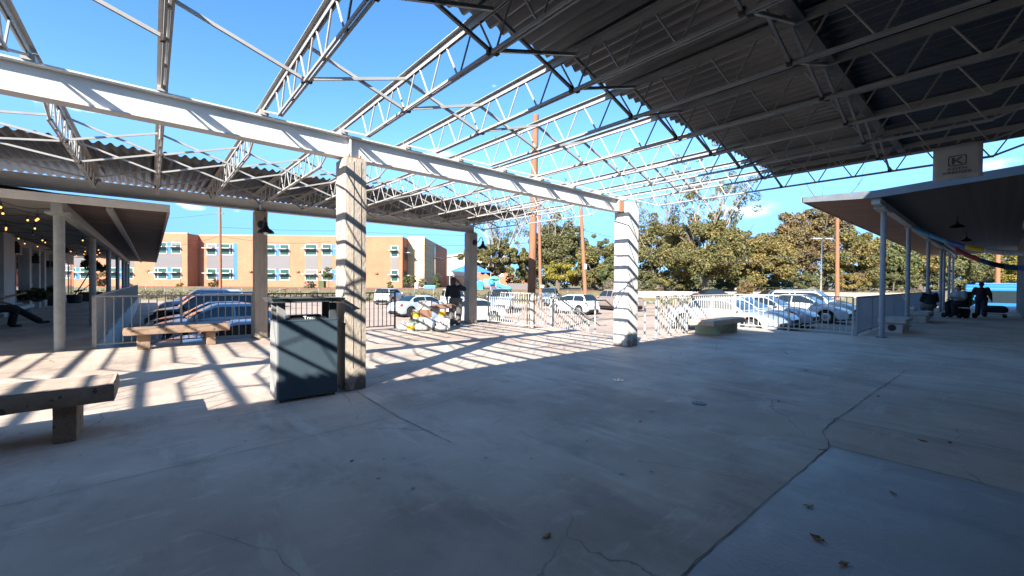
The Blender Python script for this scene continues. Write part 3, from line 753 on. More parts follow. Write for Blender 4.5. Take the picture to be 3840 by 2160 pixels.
# ------------------------------------------------------------------ trash bin
t = thing('trash_bin', 'slate-dark trash bin with flat lid and pale sides beside the front column', 'trash bin', (1.46, 5.85, 0))
X0, X1, Y0, Y1 = 1.12, 1.81, 5.52, 5.92
MB().box(X0 + .012, X1 - .004, Y0, Y0 + .02, .035, .965).build('front_panel', M['slate_panel'], t, bevel=.004)
MB().box(X0 + .012, X1 - .012, Y1 - .02, Y1, .035, .965).build('back_panel', M['slate_panel'], t, bevel=.004)
for xx in (X0, X1 - .02): MB().box(xx - .006, xx + .014, Y0 + .022, Y1 - .022, .035, .965).build('side_panel', M['side_panel'], t, bevel=.003)
for xx in (X0 + .02, X1 - .06):
    for yy in (Y0 + .01, Y1 - .05): MB().lathe([(.018, 0), (.018, .036)], (xx + .02, yy + .02, 0), 8).build('foot', M['dark_metal'], t)
b = MB().box(X0 - .002, X1 + .002, Y0 - .004, Y0 + .03, .965, .985).box(X0 - .002, X1 + .002, Y1 - .03, Y1 + .004, .965, .985).box(X0 - .002, X0 + .03, Y0 + .031, Y1 - .031, .965, .985).box(X1 - .03, X1 + .002, Y0 + .031, Y1 - .031, .965, .985)
b.build('top_rim', M['slate_panel'], t)
for xx in (X0 + .003, X1 - .093):
    for ya in (Y0 + .04, Y1 - .065): MB().box(xx, xx + .09, ya, ya + .025, .95, 1.185).build('upright', M['side_panel'] if xx < 1.3 else M['dark_metal'], t, bevel=.003)
lid = MB().box(X0 - .055, X1 + .055, Y0 - .05, Y1 + .05, 1.195, 1.21).build('lid', M['dark_metal'], t, bevel=.004)
b = MB()
b.add([(X0 - .055, Y0 - .05, 1.21), (X1 + .055, Y0 - .05, 1.21), (X1 + .075, Y0 - .075, 1.245), (X0 - .075, Y0 - .075, 1.245)], [(0, 1, 2, 3)])
b.add([(X0 - .055, Y1 + .05, 1.21), (X1 + .055, Y1 + .05, 1.21), (X1 + .075, Y1 + .075, 1.245), (X0 - .075, Y1 + .075, 1.245)], [(3, 2, 1, 0)])
b.add([(X0 - .055, Y0 - .05, 1.21), (X0 - .055, Y1 + .05, 1.21), (X0 - .075, Y1 + .075, 1.245), (X0 - .075, Y0 - .075, 1.245)], [(3, 2, 1, 0)])
b.add([(X1 + .055, Y0 - .05, 1.21), (X1 + .055, Y1 + .05, 1.21), (X1 + .075, Y1 + .075, 1.245), (X1 + .075, Y0 - .075, 1.245)], [(0, 1, 2, 3)])
lp = b.build('lid_lip', M['dark_metal'], lid); lp.modifiers.new('thick', 'SOLIDIFY').thickness = .006
MB().box(X0 + .10, X1 - .10, Y0 + .07, Y1 - .07, .60, 1.0).build('inner_bin', M['black'], t, bevel=.02)
b = MB().box(X0 + .16, X1 - .16, Y0 + .13, Y1 - .13, 1.0, 1.03); b.build('bin_top', M['black'], t, bevel=.01)
text_part('lettering', 'Trash', .065, M['letter_white'], t, (0.03, Y0 + .055 - 5.85, .998), (R(62), 0, 0), extrude=.001)

# ------------------------------------------------------------------ gooseneck lamps
def gooseneck(label, x, y, z):
    t = thing('wall_lamp', label, 'lamp', (x, y, z), 0, 'black gooseneck lamps')
    MB().lathe([(.10, 0), (.10, -.03), (.085, -.045)], (0, 0, 0), 18, 'y').build('wall_plate', M['black'], t, world=False, smooth=True)
    pts = [(0, -.03, -.0), (0, -.16, -.005), (0, -.24, .03), (0, -.30, .11), (0, -.37, .155), (0, -.45, .13), (0, -.49, .05), (0, -.49, -.02)]
    MB().tube(pts, .013, 8).build('arm', M['black'], t, world=False, smooth=True)
    prof = [(.030, .02), (.042, .0), (.045, -.07), (.06, -.09), (.075, -.13), (.13, -.165), (.165, -.20), (.185, -.245), (.178, -.245), (.155, -.20), (.10, -.16)]
    MB().lathe(prof, (0, -.49, 0), 24).build('shade', M['black'], t, world=False, smooth=True)
    MB().ball((0, -.49, -.235), .05, 12, (1, 1, 1.2)).build('bulb', M['lamp_bulb'], t, world=False, smooth=True)
gooseneck('black gooseneck lamp on the column nearer the left porch', 2.10, 12.095, 2.86)
gooseneck('black gooseneck lamp on the shaded column above the person in black', 8.66, 12.095, 2.87)

# ------------------------------------------------------------------ hanging sign
t = thing('hanging_sign', 'pale cloth sign with a boxed letter mark hanging from a joist at the right', 'sign', (7.45, .34, 2.75))
rows = []
for j in range(7):
    rows.append([(7.455 + .010 * math.sin(i * .9 + j * .4), .55 - .42 * i / 8, 3.185 - .425 * j / 6) for i in range(9)])
o = MB().grid(rows).build('banner', M['sign_cloth'], t, smooth=True); o.modifiers.new('thick', 'SOLIDIFY').thickness = .004
MB().tube([(7.452, .57, 3.19), (7.452, .11, 3.19)], .009, 8).build('hanger_bar', M['dark_metal'], t)
b = MB(); XS = 7.437
cy, cz, hw, hh = .338, 2.985, .078, .062
ring = []
for (sx, sz, a0) in ((1, 1, 0), (-1, 1, 90), (-1, -1, 180), (1, -1, 270)):
    for k in range(5):
        a = R(a0 + 22.5 * k); ring.append((hw * sx - sx * .02 + .02 * math.cos(a), hh * sz - sz * .02 + .02 * math.sin(a)))
rr = []
for q in (1.0, .88):
    rr.append([(XS, cy - p[0] * q, cz + p[1] * (q if q == 1 else .85)) for p in ring + ring[:1]])
b.grid(rr)
def stroke(pts, w):
    for (p, q) in zip(pts[:-1], pts[1:]):
        b.bar((XS, cy - p[0], cz + p[1]), (XS, cy - q[0], cz + q[1]), .002, w, up=(1, 0, 0)) if False else b.bar((XS, cy - p[0], cz + p[1]), (XS, cy - q[0], cz + q[1]), w, .002, up=(1, 0, 0))
stroke([(-.042, -.04), (-.042, .04)], .010); stroke([(-.028, -.04), (-.028, .04)], .010)
stroke([(-.018, .0), (.035, .042)], .009); stroke([(-.002, .0), (.046, .042)], .005)
stroke([(-.018, .0), (.035, -.042)], .009); stroke([(-.002, .0), (.046, -.042)], .005)
b.build('letter_mark', M['sign_ink'], t)
ROTX = (R(90), 0, R(-90))
text_part('lettering', 'KEITH', .042, M['sign_ink'], t, (XS - 7.45, .338 - .34, 2.888 - 2.75), ROTX, sx=1.45)
text_part('lettering', 'KREEGER', .042, M['sign_ink'], t, (XS - 7.45, .338 - .34, 2.842 - 2.75), ROTX, sx=1.45)

# ------------------------------------------------------------------ right walkway canopy
t = thing('walkway_canopy', 'flat brown-lined canopy over the right walkway', 'canopy', (14.3, 2.1, 0))
XA, XB = 14.27, 45
sec = [(3.70, 3.865), (2.09, 3.745), (-.34, 3.905), (-6.0, 4.25)]
def slab(y0, z0, y1, z1, m, nm):
    b = MB(); b.add([(XA, y0, z0), (XB, y0, z0), (XB, y1, z1), (XA, y1, z1)], [(0, 1, 2, 3)]); return b.build(nm, M[m], t)
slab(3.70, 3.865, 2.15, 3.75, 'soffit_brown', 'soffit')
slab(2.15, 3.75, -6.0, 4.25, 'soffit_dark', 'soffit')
b = MB()
b.add([(XA - .02, 3.72, 3.99), (XB, 3.72, 3.99), (XB, 2.1, 3.93), (XA - .02, 2.1, 3.93), (XA - .02, -6, 4.45), (XB, -6, 4.45)], [(0, 3, 2, 1), (3, 4, 5, 2)])
b.build('roof_deck', M['metal_roof'], t)
b = MB()
for (y0, z0, z1, y1, z2, z3) in ((3.72, 3.855, 3.985, 2.1, 3.75, 3.925), (2.1, 3.75, 3.925, -6, 4.25, 4.44)):
    b.add([(XA, y0, z0), (XA, y1, z2), (XA, y1, z3), (XA, y0, z1), (XA - .03, y0, z0 - .015), (XA - .03, y1, z2 - .015), (XA - .03, y1, z3), (XA - .03, y0, z1)], [(4, 5, 6, 7), (4, 0, 1, 5), (3, 7, 6, 2), (0, 4, 7, 3), (1, 2, 6, 5)])
b.build('front_fascia', M['fascia_blue'], t)
b = MB().box(XA - .03, XB, 3.70, 3.73, 3.845, 3.99); b.build('side_fascia', M['shingle'], t)
MB().box(14.4, 44.8, 2.02, 2.20, 3.60, 3.755).build('beam', M['porch_post'], t)
MB().box(14.9, 16.0, 1.99, 2.23, 3.53, 3.60).build('bracket', M['porch_post'], t, bevel=.01)
for i, x in enumerate((15.6, 20.7, 27.4, 34.2, 36.4, 40.6, 44.4)):
    p = thing('canopy_post', '%s slim blue-grey post along the right walkway, counted from the near end' % ORD[i].capitalize(), 'post', (x, 2.11, 0), 0, 'slim posts of the right walkway')
    MB().tube([(0, 0, 0.01), (0, 0, 3.52)], .065, 14).build('shaft', M['rail_blue'], p, world=False, smooth=True)
    MB().box(-.14, .14, -.11, .11, 0, .014).build('foot_plate', M['dark_metal'], p, world=False)
    MB().box(-.16, .16, -.10, .10, 3.52, 3.597).build('cap', M['porch_post'], p, world=False)
for i, x in enumerate((20.5, 27.0, 33.5)):
    p = thing('ceiling_lamp', 'barn-style lamp under the right walkway canopy, %s from the near end' % ORD[i], 'lamp', (x, .9, 3.82), 0, 'lamps under the right canopy')
    MB().tube([(0, 0, 0), (0, 0, -.25)], .015, 8).build('stem', M['black'], p, world=False)
    MB().lathe([(.04, -.2), (.06, -.27), (.16, -.33), (.20, -.38), (.19, -.38)], (0, 0, 0), 18).build('shade', M['black'], p, world=False, smooth=True)
    MB().lathe([(.185, -.372), (.185, -.38)], (0, 0, 0), 18).build('rim', M['letter_white'], p, world=False)
# right building wall
t = thing('shop_building', 'shaded shop building along the right side of the walkway', 'building', (36, -3, 0))
MB().box(26, 40.5, -5.9, -1.05, 0, 4.1).build('wall', M['block_wall'], t)
for x in (27.6, 30.6, 34.0, 37, 40): MB().box(x - .16, x + .16, -1.05, -.78, 0, 4.0).build('pilaster', M['block_wall'], t)
for x in (29.1, 32.3, 35.5, 38.5): MB().box(x - .9, x + .9, -1.06, -1.03, .4, 2.5).build('window', M['window_glass'], t)
# sagging striped banners
def garland(label, x, y0, z0, y1, z1, sag, cols, h=.20):
    t = thing('banner_strip', label, 'banner', (x, (y0 + y1) / 2, z0), 0, 'sagging coloured banner strips')
    n = len(cols); K = 8
    def pt(s): return (y0 + (y1 - y0) * s, z0 + (z1 - z0) * s - sag * 4 * s * (1 - s))
    for i, c in enumerate(cols):
        rows = [[], []]
        for k in range(K + 1):
            s = (i + k / K) / n; y, z = pt(s); w = .05 * math.sin(s * 9)
            rows[0].append((x + w, y, z + h / 2)); rows[1].append((x - .06 + w, y, z - h / 2))
        o = MB().grid(rows).build('stripe', M['rib_' + c], t, smooth=True); o.modifiers.new('thick', 'SOLIDIFY').thickness = .01
garland('upper sagging banner strip, sky blue to yellow and white', 21.5, 2.05, 3.62, -1.0, 2.55, .33, ['sky', 'sky', 'blue', 'yellow', 'white', 'white', 'dark'], .17)
garland('lower sagging banner strip, red to dark teal', 30.0, 1.75, 3.66, -1.0, 2.30, .36, ['white', 'red', 'red', 'teal', 'dark', 'teal', 'blue'], .24)

# ------------------------------------------------------------------ left porch
t = thing('porch_canopy', 'deep wooden porch roof on the left with a pale front board', 'canopy', (-4, 30, 0))
YA, YZ = 12.0, 47
def psl(x0, z0, x1, z1, m, nm):
    MB().add([(x0, YA, z0), (x1, YA, z1), (x1, YZ, z1), (x0, YZ, z0)], [(0, 3, 2, 1)]).build(nm, M[m], t)
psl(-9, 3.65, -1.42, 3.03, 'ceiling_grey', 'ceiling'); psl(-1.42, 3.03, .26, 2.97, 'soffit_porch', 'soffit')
MB().add([(-9, YA, 3.75), (-1.42, YA, 3.14), (.30, YA, 3.12), (.30, YZ, 3.12), (-1.42, YZ, 3.14), (-9, YZ, 3.75)], [(0, 1, 4, 5), (1, 2, 3, 4)]).build('roof_deck', M['metal_roof'], t)
MB().box(-9, .31, YA - .04, YA, 2.955, 3.115).build('front_board', M['fascia'], t)
MB().box(.262, .31, YA + .002, YZ, 2.94, 3.118).build('side_board', M['shingle'], t)
MB().box(-1.50, -1.34, YA + .1, 46, 2.80, 3.028).build('beam', M['porch_post'], t)
MB().box(-.72, -.62, YA + .1, 46, 2.90, 2.985).build('purlin', M['porch_post'], t)
MB().box(-1.60, -1.24, 12.25, 12.62, 2.76, 2.80).build('bracket', M['porch_post'], t)
for i, y in enumerate((12.42, 18.7, 25.2, 31.5, 37.5, 41.5, 45.5)):
    p = thing('porch_post', '%s round pale post of the left porch, counted from the near end' % ORD[i].capitalize(), 'post', (-1.42, y, 0), 0, 'round posts of the left porch')
    MB().tube([(0, 0, 0), (0, 0, 2.76)], .083, 18).build('shaft', M['porch_post'], p, world=False, smooth=True)
    MB().box(-.12, .12, -.12, .12, 2.735, 2.76).build('cap', M['porch_post'], p, world=False)
t = thing('porch_building', 'white building with large shop windows behind the left porch', 'building', (-7, 36, 0))
MB().box(-9, -4.5, 14, 46, 0, 3.34).build('wall', M['block_wall'], t)
def wbox(y0, y1, z0, z1, m, nm, x=-4.5, th=.03):
    return MB().box(x - .02, x + th, y0, y1, z0, z1).build(nm, M[m], t)
wbox(24.6, 26.3, 0, 3.3, 'white_wall', 'pier', th=.25)
for (y0, y1) in ((26.7, 29.0), (33.2, 35.6), (40.2, 42.4), (43.0, 45.5)):
    f = wbox(y0 - .08, y1 + .08, .15, 2.62, 'white_wall', 'window', th=.03)
    MB().box(-4.475, -4.455, y0, y1, .42, 2.55).build('pane', M['mirror_glass'] if y0 < 41 else M['window_glass'], f)
    MB().box(-4.48, -4.44, y0 + (y1 - y0) * .42 - .04, y0 + (y1 - y0) * .42 + .04, .42, 2.55).build('mullion', M['white_wall'], f)
for (y0, y1) in ((29.9, 31.1), (36.6, 38.4)):
    f = wbox(y0, y1, .05, 2.2, 'rail_blue', 'door', th=.04)
    MB().box(-4.452, -4.44, y0 + .2, y1 - .2, 1.25, 2.05).build('pane', M['window_glass'], f); MB().box(-4.452, -4.44, y0 + .2, y1 - .2, .3, 1.1).build('pane', M['window_glass'], f)
for y in (29.45, 31.6, 33.0, 36.1, 39.6): wbox(y - .22, y + .22, 0, 2.9, 'white_wall', 'pier', th=.22)
wbox(31.9, 32.7, 0, 2.6, 'rail_blue', 'shutter', th=.08)
for i, (y, z) in enumerate(((26.5, 2.72), (30.4, 2.42), (36.0, 2.35))):
    p = thing('wall_lantern', 'small dark wall lantern under the left porch, %s from the near end' % ORD[i], 'lamp', (-4.25, y, z), 0, 'dark lanterns on the porch wall')
    MB().box(-.2, .12, -.12, .12, -.2, .16).lathe([(.02, .16), (.10, .2), (.02, .3)], (0, 0, 0), 8).build('body', M['black'], p, world=False)
for i, (x, y) in enumerate(((-3.0, 27.5), (-2.9, 35.5))):
    p = thing('ceiling_fan', 'dark ceiling fan under the left porch, %s one' % ('nearer' if i == 0 else 'farther'), 'fan', (x, y, 2.75), 0, 'ceiling fans of the left porch')
    MB().tube([(0, 0, .1), (0, 0, .45)], .02, 8).build('rod', M['black'], p, world=False)
    MB().lathe([(.05, .16), (.15, .1), (.17, -.02), (.09, -.1)], (0, 0, 0), 14).build('motor', M['black'], p, world=False)
    for k in range(5):
        a = 2 * PI * k / 5 + .3; MB().bar((.15 * math.cos(a), .15 * math.sin(a), .02), (.66 * math.cos(a), .66 * math.sin(a), .02), .14, .014).build('blade', M['black'], p, world=False)
# string lights
rb = random.Random(5); bulb_me = None
rowsY = [12.9, 14.4, 16.2, 18.4, 20.5, 23, 26, 29.5, 33.5, 38]
for i, y in enumerate(rowsY):
    t = thing('string_lights', 'warm string of bulbs under the left porch ceiling, %s from the near end' % ORD[i], 'string lights', (-2.9, y, 2.9), 0, 'strings of bulbs under the left porch')
    pts = []; K = 16
    for k in range(K + 1):
        s = k / K; x = -4.3 + 2.85 * s
        pts.append((x, y + .5 * math.sin(s * 3 + i), 2.99 + (.24 * (1 - s)) - .10 * 4 * (s * 3 % 1) * (1 - s * 3 % 1)))
    MB().tube(pts, .009, 6).build('wire', M['wire'], t)
    for k in (1, 4, 7, 10, 13) if i % 2 else (2, 5, 8, 11, 14):
        p = Vector(pts[k]) - Vector(t.location) + Vector((0, 0, -rb.uniform(.02, .12)))
        s = MB().tube([(p.x, p.y, p.z + .12), (p.x, p.y, p.z - .02)], .005, 5).lathe([(.018, p.z - .0), (.018, p.z - .06)], (p.x, p.y, 0), 8).build('socket', M['black'], t, world=False)
        MB().ball((p.x, p.y, p.z - .10), .021, 10, (1, 1, 1.2)).build('bulb', M['bulb'] if rb.random() > .1 else M['lamp_bulb'], t, world=False, smooth=True)

def leafclump(name, m, centers, n, size, parent, seed, world=True):
    rng = np.random.default_rng(seed); V = []; F = []
    cs = np.array([c[:3] for c in centers]); rr_ = np.array([c[3] for c in centers]); w = rr_ ** 2 / (rr_ ** 2).sum()
    idx = rng.choice(len(cs), n, p=w)
    d = rng.normal(size=(n, 3)); d /= np.linalg.norm(d, axis=1)[:, None]
    rad = rng.uniform(.45, 1.08, n) ** .6
    p = cs[idx] + d * (rr_[idx] * rad)[:, None] * np.array([1, 1, .8])
    nn = d * .7 + rng.normal(size=(n, 3)) * .7 + np.array([0, 0, .35]); nn /= np.linalg.norm(nn, axis=1)[:, None]
    a = np.cross(nn, rng.normal(size=(n, 3))); a /= np.linalg.norm(a, axis=1)[:, None]; b_ = np.cross(nn, a)
    s = size * rng.uniform(.55, 1.4, n)[:, None]
    q = np.stack([p - a * s, p + b_ * s * .55, p + a * s, p - b_ * s * .55], 1).reshape(-1, 3)
    if parent is not None and world:
        mi = np.array(pinv(parent)); q = q @ mi[:3, :3].T + mi[:3, 3]
    me = bpy.data.meshes.new(name); me.vertices.add(len(q)); me.vertices.foreach_set('co', q.astype('f').ravel())
    me.loops.add(4 * n); me.loops.foreach_set('vertex_index', np.arange(4 * n, dtype='i'))
    me.polygons.add(n); me.polygons.foreach_set('loop_start', np.arange(0, 4 * n, 4, dtype='i')); me.polygons.foreach_set('loop_total', np.full(n, 4, dtype='i'))
    me.update(); me.validate(); me.materials.append(M[m])
    o = bpy.data.objects.new(name, me); col.objects.link(o); o.parent = parent
    return o
t = thing('potted_fern', 'bushy dark fern on a three-legged stand on the left porch', 'plant', (-4.0, 28.9, 0))
leafclump('foliage', 'leaf_dark', [(-4.0, 28.9, .78, .34), (-3.8, 28.8, .72, .25), (-4.2, 29, .70, .25)], 500, .10, t, 3)
MB().lathe([(.14, .42), (.2, .62), (.2, .64)], (-4.0, 28.9, 0), 12).build('pot', M['planter_green'], t)
for k in range(3):
    a = 2 * PI * k / 3; MB().tube([(-4 + .12 * math.cos(a), 28.9 + .12 * math.sin(a), .48), (-4 + .3 * math.cos(a), 28.9 + .3 * math.sin(a), 0)], .015, 6).build('stand_leg', M['rail_grey'], t)
t = thing('potted_tree', 'thin leaning bare-stemmed tree in a dark pot on the left porch', 'plant', (-3.6, 37, 0))
MB().lathe([(.3, 0), (.36, .5), (.33, .52)], (-3.6, 37, 0), 14).build('pot', M['black'], t)
MB().tube([(-3.6, 37, .5), (-3.3, 37, 1.1), (-3.0, 37.1, 1.8), (-2.9, 37.1, 2.4)], [.04, .035, .03, .02], 6).tube([(-3.5, 37, .5), (-2.9, 37, 1.2), (-2.6, 37, 1.9)], [.03, .025, .02], 6).build('trunk', M['bark'], t)
leafclump('crown', 'leaf_dark', [(-2.9, 37.1, 2.4, .45), (-2.5, 37, 2.2, .3)], 400, .12, t, 4)
t = thing('planter_box', 'long dark planter box at the far end of the left porch', 'planter', (-3.0, 36, 0))
MB().box(-3.7, -2.55, 39.7, 40.3, 0, .62).build('box', M['planter_green'], t, bevel=.02)
t = thing('dark_planter', 'dark square planter against the porch wall, past the fern', 'planter', (-4.1, 34.5, 0))
MB().box(-4.35, -3.85, 34.1, 34.8, 0, .62).build('box', M['black'], t, bevel=.02)
leafclump('foliage', 'leaf_dark', [(-4.1, 34.4, .85, .3)], 200, .12, t, 8)
# ------------------------------------------------------------------ vehicles
KINDS = {
 'sedan': dict(L=4.7, W=1.82, H=1.44, zt=[(0, .62), (.02, .86), (.05, .98), (.16, 1.03), (.30, .99), (.70, .95), (.78, .93), (.90, .82), (.965, .70), (1, .52)], gh=(.15, .33, .55, .735), belt=.97),
 'coupe': dict(L=4.5, W=1.82, H=1.22, zt=[(0, .55), (.02, .76), (.05, .86), (.16, .9), (.30, .86), (.70, .84), (.78, .82), (.90, .72), (.965, .62), (1, .46)], gh=(.12, .34, .55, .72), belt=.85),
 'hatch': dict(L=4.05, W=1.72, H=1.53, zt=[(0, .60), (.015, .88), (.04, .98), (.30, .98), (.72, .96), (.82, .92), (.92, .80), (.97, .68), (1, .52)], gh=(.03, .17, .50, .86), belt=.97),
 'suv': dict(L=4.7, W=1.88, H=1.70, zt=[(0, .66), (.015, 1.0), (.04, 1.10), (.30, 1.10), (.70, 1.08), (.78, 1.07), (.91, .99), (.97, .85), (1, .60)], gh=(.03, .11, .58, .745), belt=1.09),
 'pickup': dict(L=5.6, W=1.95, H=1.86, zt=[(0, .75), (.01, 1.12), (.03, 1.16), (.385, 1.16), (.40, 1.16), (.70, 1.15), (.76, 1.14), (.92, 1.08), (.98, .98), (1, .70)], gh=(.385, .405, .62, .725), belt=1.15),
}
def interp(tab, t):
    for (a, za), (b_, zb) in zip(tab[:-1], tab[1:]):
        if t <= b_: return za + (zb - za) * max(0, (t - a)) / (b_ - a)
    return tab[-1][1]
def car(label, kind, paint, x, y, heading, cat='car', dark_rim=False, rails=False, group='cars parked in the lot', z=None, H=None, plate=True):
    k = KINDS[kind]; L_, W = k['L'], k['W']; hs = (H / k['H']) if H else 1.0
    rw = .34 if kind in ('sedan', 'hatch', 'coupe') else .39
    gz = lot_z(x, y) + .02 if z is None else z
    t0 = thing('parked_car' if kind != 'pickup' else 'pickup_truck', label, cat, (x, y, gz), R(heading), group)
    xr, xf = (.19, .80) if kind != 'pickup' else (.235, .815)
    ra = rw + .07; sill = .24 if kind in ('sedan', 'hatch', 'coupe') else .34
    ts = sorted(set([i / 44 for i in range(45)] + [.01, .03, .05, .965, .985] + [c + s * ra / L_ * q for c in (xr, xf) for s in (-1, 1) for q in (1, .97, .88, .7, .45, .2)]))
    belt, H0 = k['belt'] * hs, k['H'] * hs
    def wid(t):
        w = W / 2
        if t > .84: w *= 1 - .20 * ((t - .84) / .16) ** 2.2
        if t < .10: w *= 1 - .12 * ((.10 - t) / .10) ** 2
        return w
    def sec(t):
        w = wid(t); zt = interp(k['zt'], t) * hs; zb = sill
        if t < .03: zb = sill + .08 * (1 - t / .03)
        if t > .97: zb = sill + .04 * (t - .97) / .03
        for c in (xr, xf):
            d = abs(t - c) * L_
            if d < ra: zb = max(zb, rw + math.sqrt(ra * ra - d * d))
        h = zt - zb; X_ = (t - .5) * L_
        if h < .05: zt = zb + .05; h = .05
        return [(X_, w * .93, zb), (X_, w * .985, zb + .10 * h), (X_, w, zb + .42 * h), (X_, w * .992, zb + .68 * h), (X_, w * .965, zb + .86 * h), (X_, w * .90, zb + .965 * h), (X_, w * .74, zt), (X_, 0, zt + .015)]
    rows = []
    for t in ts:
        s_ = sec(t); rows.append([(p[0], -p[1], p[2]) for p in s_] + [p for p in reversed(s_[:-1])])
    b = MB(); b.grid(rows)
    for s_, rev in ((rows[0], False), (rows[-1], True)):
        n = len(s_); b.add(s_, [tuple(range(n)) if not rev else tuple(reversed(range(n)))])
    body = b.build('body', paint, t0, world=False, smooth=True, sharp=R(32))
    # cabin
    g0, g1, g2, g3 = k['gh']
    def gz_(t):
        if t < g1: return belt + (H0 - belt) * math.sin(PI / 2 * min(1, (t - g0) / (g1 - g0)))
        if t > g2: return belt + (H0 - belt) * (1 - ((t - g2) / (g3 - g2)) ** 1.25)
        return H0
    wb, wr = W / 2 * .93, W / 2 * .70
    def gsec(t):
        z = gz_(t); f = (z - belt) / (H0 - belt); X_ = (t - .5) * L_
        crown = .035 * math.sin(PI * (t - g0) / (g3 - g0)) if g0 < t < g3 else 0
        w1 = wb + (wr - wb) * f
        def ww(q): return wb + (wr - wb) * f * q
        z0 = belt - .03
        return [(X_, wb, z0), (X_, ww(.5), belt + (z - belt) * .5), (X_, ww(.93), belt + (z - belt) * .9), (X_, w1 * .93, belt + (z - belt) * 1.0 + .0), (X_, w1 * .6, z + crown * .7), (X_, 0, z + crown)]
    tg = sorted(set([g0 + (g1 - g0) * i / 6 for i in range(7)] + [g1 + (g2 - g1) * i / 8 for i in range(9)] + [g2 + (g3 - g2) * i / 7 for i in range(8)]))
    rows = []
    for t in tg:
        s_ = gsec(t); rows.append([(p[0], -p[1], p[2]) for p in s_] + [p for p in reversed(s_[:-1])])
    b = MB().grid(rows)
    if kind in ('pickup',): n = len(rows[0]); b.add(rows[0], [tuple(range(n))])
    b.build('cabin', paint, t0, world=False, smooth=True, sharp=R(40))
    def gpatch(fn, ta, tb, ua, ub, sides, off, nt=7, nu=5):
        b = MB()
        for sd in sides:
            P = []
            for i in range(nt):
                t = ta + (tb - ta) * i / (nt - 1); s_ = fn(t); row = []
                for j in range(nu):
                    u = ua + (ub - ua) * j / (nu - 1); q = min(int(u), len(s_) - 2); f = u - q
                    p = Vector(s_[q]).lerp(Vector(s_[q + 1]), f); row.append(Vector((p.x, p.y * sd, p.z)))
                P.append(row)
            Q = []
            for i in range(nt):
                row = []
                for j in range(nu):
                    a = P[min(i + 1, nt - 1)][j] - P[max(i - 1, 0)][j]; c = P[i][min(j + 1, nu - 1)] - P[i][max(j - 1, 0)]
                    nn = a.cross(c)
                    if nn.length < 1e-9: nn = Vector((0, sd, .1))
                    nn.normalize()
                    if nn.y * sd + nn.z * .5 < 0: nn = -nn
                    row.append(tuple(P[i][j] + nn * off))
                Q.append(row)
            b.grid(Q)
        return b
    gl = M['car_glass']
    mid = g1 + (g2 - g1) * .52
    gpatch(gsec, g2 + .012, g3 - .012, 2.9, 5, (1, -1), .006).build('windshield', gl, t0, world=False, smooth=True)
    gpatch(gsec, g0 + (g1 - g0) * .12, g1 - .012, 2.9, 5, (1, -1), .006).build('rear_window', gl, t0, world=False, smooth=True)
    for sd in (1, -1):
        gpatch(gsec, mid + .006, g3 - (g3 - g2) * .32, .35, 1.85, (sd,), .006, 9).build('side_window', gl, t0, world=False, smooth=True)
        if kind == 'suv':
            gpatch(gsec, g1 + .19, mid - .006, .35, 1.85, (sd,), .006).build('side_window', gl, t0, world=False, smooth=True)
            gpatch(gsec, g0 + (g1 - g0) * .8, g1 + .175, .35, 1.8, (sd,), .006).build('side_window', gl, t0, world=False, smooth=True)
        else:
            gpatch(gsec, (g0 + (g1 - g0) * (.45 if kind != 'pickup' else .9)), mid - .006, .35, 1.85, (sd,), .006, 9).build('side_window', gl, t0, world=False, smooth=True)
        gpatch(sec, .935, .985, 4.1, 5.6, (sd,), .006).build('headlight', M['headlight'], t0, world=False, smooth=True)
        gpatch(sec, .006, .05, 3.4, 5.3, (sd,), .008).build('taillight', M['taillight'], t0, world=False, smooth=True)
        for td in (g1 + .02, mid, g2 + (g3 - g2) * .62):
            gpatch(sec, td, td + .0022, .7, 4.7, (sd,), .003, 2, 6).build('door_gap', M['black'], t0, world=False)
        mx = (g3 - (g3 - g2) * .22 - .5) * L_
        MB().ball((mx, sd * (W / 2 + .06), belt + .06), .1, 8, (.6, 1, .75)).build('mirror', paint, t0, world=False, smooth=True)
        gpatch(sec, .12, .88, .1, .75, (sd,), .004, 24, 2).build('sill_trim', M['plastic_dark'], t0, world=False) if kind in ('suv', 'pickup') else None
    MB().box(-L_ / 2 * .93, L_ / 2 * .92, -W / 2 * .86, W / 2 * .86, .17, sill + .12).box(-L_ * .36, L_ * .36, -W / 2 * .6, W / 2 * .6, sill, belt - .1).build('underbody', M['black'], t0, world=False)
    fz = interp(k['zt'], .99) * hs
    MB().box(L_ / 2 - .05, L_ / 2 + .012, -W * .27, W * .27, sill + .12, fz - .05).build('grille', M['plastic_dark'], t0, world=False, bevel=.02)
    MB().box(-L_ / 2 - .012, -L_ / 2 + .06, -W * .33, W * .33, sill + .06, sill + .2).build('rear_bumper', M['plastic_dark'], t0, world=False, bevel=.02)
    MB().box(-L_ / 2 - .010, -L_ / 2 + .03, -.16, .16, .70 * hs, .80 * hs).build('plate', M['letter_white'], t0, world=False)
